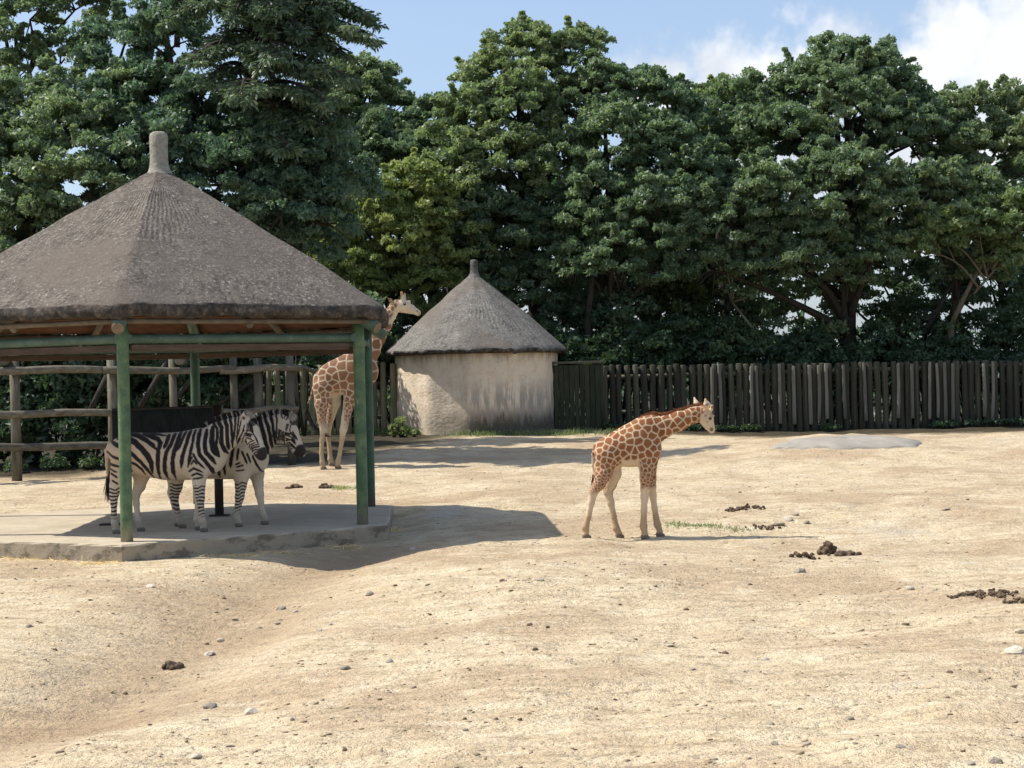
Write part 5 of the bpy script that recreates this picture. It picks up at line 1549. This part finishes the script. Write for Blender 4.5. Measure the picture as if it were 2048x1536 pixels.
def leaning_trunks():
    for lab, pts, r, mat in (('pale bare stem leaning across the dark behind the log fence', [(1556, 730, 50), (1530, 690, 50), (1500, 650, 50), (1465, 605, 50.2)], .055, 'barkpale'),
                             ('leaning reddish trunk behind the fence under the light green limb', [(1830, 740, 50.5), (1855, 660, 50.5), (1885, 600, 50.6), (1905, 560, 50.8)], .09, 'bark'),
                             ('slim dark upright trunk behind the gate', [(1180, 740, 50), (1176, 640, 50), (1184, 560, 50.2), (1190, 470, 50.4)], .11, 'bark')):
        P = [atd(*p) for p in pts]; b = P[0].copy(); b[2] = gz1(b[0], b[1]) - .1
        me = tube_mesh('stem', [b] + P, [r * 1.15] + [r * (1 - .14 * i) for i in range(len(P))], 9, .06); me.transform(Matrix.Translation(-Vector(b)))
        T = empty('sapling', tuple(b), lab, 'tree'); link('trunk', me, M[mat], T)
        rng = np.random.default_rng(len(lab)); tip = P[-1] - b
        cs = tip + rng.normal(0, .35, (9, 3)) + np.array([0, 0, .5])
        tw = multi_tube_mesh('limbs', [([tip, (tip + c) / 2, c], [r * .45, .02, .01]) for c in cs], 5)
        tag(link('limbs', tw, M[mat], T), None, kind='stuff')
        link('crown', leaf_mesh('crown', cs, np.full(9, .3), 40, .17, rng), M['leafdeep'], T)


leaning_trunks()


# ------------------------------------------------------------------ grass, weeds, straw
def blades(name, label, spots, n, h, mat, seed, spread_up=.35, wid=.012, flat=False):
    """spots: (px, py, radius along x in m, radius in depth in m)"""
    rng = np.random.default_rng(seed); P = []
    for px, py, rx, ry in spots:
        c = on_ground(px, py); m = int(n * rx * ry) + 30
        a = rng.normal(0, .5, (m, 2)); P.append(np.stack([c[0] + a[:, 0] * rx, c[1] + a[:, 1] * ry], 1))
    P = np.concatenate(P); n = len(P); z = gz(P[:, 0], P[:, 1])
    root = np.stack([P[:, 0], P[:, 1], z - .005], 1)
    d = rng.normal(0, spread_up, (n, 3)); d[:, 2] = 1
    if flat: d = rng.normal(size=(n, 3)); d[:, 2] = np.abs(rng.normal(0, .18, n)); root[:, 2] += .012
    d /= np.linalg.norm(d, axis=1)[:, None]
    L = h * (.5 + rng.random(n))[:, None]
    s = np.cross(d, rng.normal(size=(n, 3))); s /= np.linalg.norm(s, axis=1)[:, None]; s *= wid / 2
    V = np.stack([root - s, root + s, root + d * L + s * .3, root + d * L - s * .3], 1).reshape(-1, 3)
    me = mesh_arrays(name, V, np.arange(4 * n).reshape(n, 4))
    at = me.attributes.new('tint', 'FLOAT', 'FACE'); at.data.foreach_set('value', rng.random(n).astype(np.float32))
    tag(link(name, me, M[mat]), label, name.split('_')[0], kind='stuff')


blades('grass_tuft', 'thin green grass by the young giraffe forefeet', [(1370, 1052, .25, .22), (1420, 1052, .3, .3), (1350, 1050, .15, .2), (1480, 1060, .25, .2)], 1300, .045, 'grass', 1, .8)
blades('grass_strip', 'green grass strip along the foot of the hut and fence', [(x, 866, .5, .35) for x in range(620, 900, 22)] + [(x, 870, .4, .25) for x in range(900, 1160, 30)] + [(1220, 868, .4, .3), (1160, 866, .4, .3)], 1100, .13, 'grass', 2, .5, .02)
blades('grass_tuft', 'small grass tuft beside the dung behind the shelter pad', [(690, 977, .22, .2), (672, 976, .12, .15)], 2500, .06, 'grass', 3, .8)
blades('straw_litter', 'loose straw scattered along the front edge of the concrete pad', [(60, 1118, .5, .22), (130, 1120, .4, .2), (20, 1112, .4, .2), (200, 1128, .3, .15), (470, 1112, .5, .12), (560, 1106, .4, .12), (790, 1062, .15, .3), (690, 1095, .4, .2)], 700, .09, 'straw', 4, .3, .009, True)
shrub('small leafy weed growing against the hut wall', [(800, 850, 45.6, 14), (785, 862, 45.6, 12), (812, 866, 45.5, 11), (830, 868, 45.4, 8)], 61, 'grass', size=.10, per=45, area=.05, crad=.12, name='weed')
for i, (x, r) in enumerate(((1228, 11), (1262, 7), (1390, 6), (1452, 10), (1500, 6), (1660, 6), (1880, 9), (1925, 13), (1985, 8), (2030, 14))):
    shrub('weed growing along the foot of the log fence', [(x, 868, 47.6, r), (x + 1.6 * r, 870, 47.6, r * .7), (x - 1.3 * r, 869, 47.6, r * .6)], 70 + i, 'hedge', size=.09, per=30, area=.12, crad=.13, group='weeds along the log fence', name='weed')
shrub('leafy ground plant under the left log rails', [(30, 950, 36.3, 24), (110, 940, 36.4, 26), (190, 935, 36.6, 26), (250, 930, 36.8, 24)], 64, 'hedge', size=.10, per=45, area=.08, crad=.16, name='weed')


# ------------------------------------------------------------------ stones, clods and dung
def rock_mesh(name, seed, flat, sharp):
    rng = np.random.default_rng(seed); bm = bmesh.new(); bmesh.ops.create_icosphere(bm, subdivisions=2, radius=.5)
    off = rng.normal(size=(9, 3)); off /= np.linalg.norm(off, axis=1)[:, None]; cut = rng.uniform(.28, .44, 9)
    for v in bm.verts:
        p = np.array(v.co)
        for o, c in zip(off, cut):
            dd = p @ o
            if dd > c: p = p - o * (dd - c) * sharp
        p = p * (1 + .06 * rng.normal()); v.co = (p[0], p[1] * .8, p[2] * flat)
    return bm_mesh(name, bm, sharp < .6)


ROCKS = [rock_mesh('stone', i, f, s) for i, (f, s) in enumerate(((.6, .9), (.5, .95), (.75, .8), (.35, .9), (.3, .95)))]


def rocks(label, group, mat, spots, name='stone'):
    for i, (px, py, w) in enumerate(spots):
        c = on_ground(px, py); s = w * (.8 if mat == 'stonegrey' else .92) * c[1] / F
        key = f'{name}_{mat}_{i % 5}'
        me = bpy.data.meshes.get(key)
        if me is None:
            me = ROCKS[i % 5].copy(); me.name = key; me.materials.append(M[mat])
        o = link(name, me, loc=(c[0], c[1], c[2] + s * .04)); o.scale = (s, s, s * .8)
        o.rotation_euler = (RNG.normal(0, .15), RNG.normal(0, .15), RNG.uniform(0, 6.28))
        tag(o, label, 'stone' if 'clod' not in name else 'clod', group)


rocks('pale rounded stone beside the dark trampled litter', None, 'stonepale', [(1820, 1178, 24)])
rocks('pale stone lying in the shelter shadow below the concrete pad', None, 'stonepale', [(825, 1099, 16)])
rocks('pale chunky stone lying on the open sand', 'pale stones on the sand', 'stonepale', [(440, 1282, 22), (418, 1310, 34), (505, 1428, 40), (410, 1440, 22), (1340, 1292, 26), (1845, 1175, 10), (2040, 1265, 34), (2030, 1305, 48), (300, 1174, 26), (1690, 1130, 14), (660, 1250, 14), (390, 1515, 40), (1530, 1320, 20), (700, 1130, 14), (1110, 1170, 14), (590, 1225, 18), (2000, 1175, 14), (1575, 1040, 30), (560, 1240, 14), (520, 1256, 12)], 'stone')
rocks('grey slaty stone half sunk in the sand', 'grey stones on the sand', 'stonegrey', [(420, 1416, 44), (560, 1220, 40), (585, 1440, 18), (460, 1495, 30), (555, 1247, 18), (780, 1325, 26), (690, 1338, 40), (740, 1190, 30), (1080, 1160, 24), (1555, 1050, 46), (1612, 1047, 26), (1590, 1030, 26), (1600, 1145, 36), (1800, 1495, 34), (1550, 1488, 26), (1615, 1490, 28), (1710, 1488, 18), (1990, 1525, 40), (1940, 1528, 30), (2030, 1445, 22), (930, 1462, 20), (1385, 1340, 24), (1540, 1448, 26), (470, 1240, 22), (640, 1262, 16), (1700, 1438, 26), (1310, 1172, 18), (60, 1255, 24), (1870, 1180, 18), (1890, 1020, 26)])
rocks('small brown clod of earth on the sand', 'brown clods on the sand', 'clod', [(1372, 1220, 17), (1060, 1250, 18), (1450, 1307, 18), (555, 1248, 16), (1900, 1345, 20), (448, 1197, 14), (960, 1140, 14), (1005, 1162, 16), (1022, 1182, 14), (855, 1170, 12), (790, 1172, 12), (880, 1185, 10), (1070, 1300, 18), (1440, 1306, 12), (1205, 1140, 12), (1095, 1255, 12), (70, 1138, 12), (1500, 1170, 12), (1760, 1185, 12), (1985, 1165, 12), (1640, 1190, 9), (1600, 1210, 10), (930, 1440, 16), (1180, 1290, 12), (1660, 1160, 9), (1300, 1180, 8), (1490, 1345, 12), (250, 1388, 14), (1810, 1250, 24), (1450, 1035, 10), (1935, 1000, 10), (1480, 985, 10), (850, 1290, 12), (640, 1330, 12), (1000, 1360, 12), (760, 1400, 14), (1230, 1400, 12), (110, 1300, 12), (180, 1200, 12), (330, 1240, 12), (860, 1230, 10), (1130, 1215, 10), (1240, 1210, 10), (1550, 1255, 10), (1730, 1290, 12), (1330, 1130, 10), (1040, 1440, 14), (690, 1500, 16), (1150, 1500, 14), (1420, 1480, 14), (1600, 1420, 14), (1900, 1430, 14), (940, 1340, 10), (300, 1450, 14), (120, 1505, 22), (90, 1400, 12)], 'clod')


def pebbles():
    """loose grit and crumbs strewn over the whole yard, far too many to count"""
    rng = np.random.default_rng(4); n = 12000
    y = 8.3 + 27 * rng.random(n) ** 1.25; x = (rng.random(n) - .5) * (y * .66 + 1)
    keep = (np.hypot(x - CX, y - CY) > 3.75) & (vnoise(x * .9, y * 1.4, 6) + .35 * rng.random(n) > .14); x, y = x[keep], y[keep]; n = len(x)
    r = .005 + .015 * rng.random(n) ** 3.5; z = gz(x, y)
    base = np.array([[1, 0, -.3], [-.5, .87, -.3], [-.5, -.87, -.3], [.4, .5, .5], [-.7, 0, .45], [.3, -.6, .55]])
    T = np.array([[0, 1, 3], [1, 4, 3], [1, 2, 4], [2, 5, 4], [2, 0, 5], [0, 3, 5], [3, 4, 5], [0, 2, 1]])
    a = rng.random(n) * 6.28; ca, sa = np.cos(a), np.sin(a)
    Bv = base[None] * (1 + .35 * rng.normal(size=(n, 6, 1)))
    V = np.stack([Bv[..., 0] * ca[:, None] - Bv[..., 1] * sa[:, None], Bv[..., 0] * sa[:, None] + Bv[..., 1] * ca[:, None], Bv[..., 2] * .8], -1) * r[:, None, None] * np.array([1.5, 1.0, 1.0]) + np.stack([x, y, z], 1)[:, None]
    Q = (T[None] + (np.arange(n) * 6)[:, None, None]).reshape(-1, 3)
    me = mesh_arrays('grit', V.reshape(-1, 3), Q, 3)
    tag(link('grit', me, M['grit']), 'loose brown grit and crumbs strewn over the sand', 'grit', kind='stuff')


pebbles()


def dung(label, spots, seed, lump=.06, count=46):
    """a heap of droppings: lumps fused into one surface; spots (px, py, spread x m, spread depth m, height m)"""
    rng = np.random.default_rng(seed); B = Body(); c0 = on_ground(*spots[0][:2])
    for px, py, sx, sy, h in spots:
        c = on_ground(px, py)
        for k in range(count):
            a = rng.normal(0, .36, 2); q = np.array([c[0] + a[0] * sx, c[1] + a[1] * sy, 0.])
            e = math.exp(-(a[0] ** 2 + a[1] ** 2) * 3.5)
            q[2] = gz1(q[0], q[1]) + .012 + h * e * rng.random()
            r = lump * rng.uniform(.26, .62); q = q - c0
            B.cone(q, q + rng.normal(0, r * .6, 3) * np.array([1, 1, .3]), r, r * .8, 1., .006)
    V, Q = B.skin(.008)
    me = mesh_arrays('dung_pile', V, Q, smooth=True)
    tag(link('dung_pile' if count < 55 else 'dung_litter', me, M['dung'], loc=tuple(c0)), label, 'dung', kind='stuff' if count > 55 else None)


dung('dark heaped dung pile on open sand near the young giraffe shadow', [(1655, 1108, .18, .12, .13), (1690, 1112, .2, .1, .03)], 1)
dung('scattered flat dung lumps left of the dark heaped pile', [(1605, 1114, .22, .12, .04)], 2, .045, 20)
dung('crumbled reddish dung heap on the slope past the young giraffe head', [(1495, 1018, .30, .25, .07), (1465, 1022, .2, .2, .03)], 3, .04, 34)
dung('low dung crumbs next to the grey stones by the grass', [(1530, 1058, .25, .15, .03)], 4, .035, 26)
dung('compact black dung clump at the foot of the gully', [(345, 1338, .10, .07, .05)], 5, .045, 18)
dung('dark flat droppings behind the pad, on the zebra side of the grass tuft', [(590, 976, .16, .11, .04)], 6, .06, 40)
dung('dark droppings touching the small grass tuft behind the pad', [(650, 975, .13, .10, .05)], 16, .06, 36)
dung('dark trampled litter and dung patch at the edge of the yard', [(1990, 1192, .35, .18, .03), (2045, 1205, .25, .15, .03), (1940, 1190, .25, .12, .02)], 7, .028, 60)
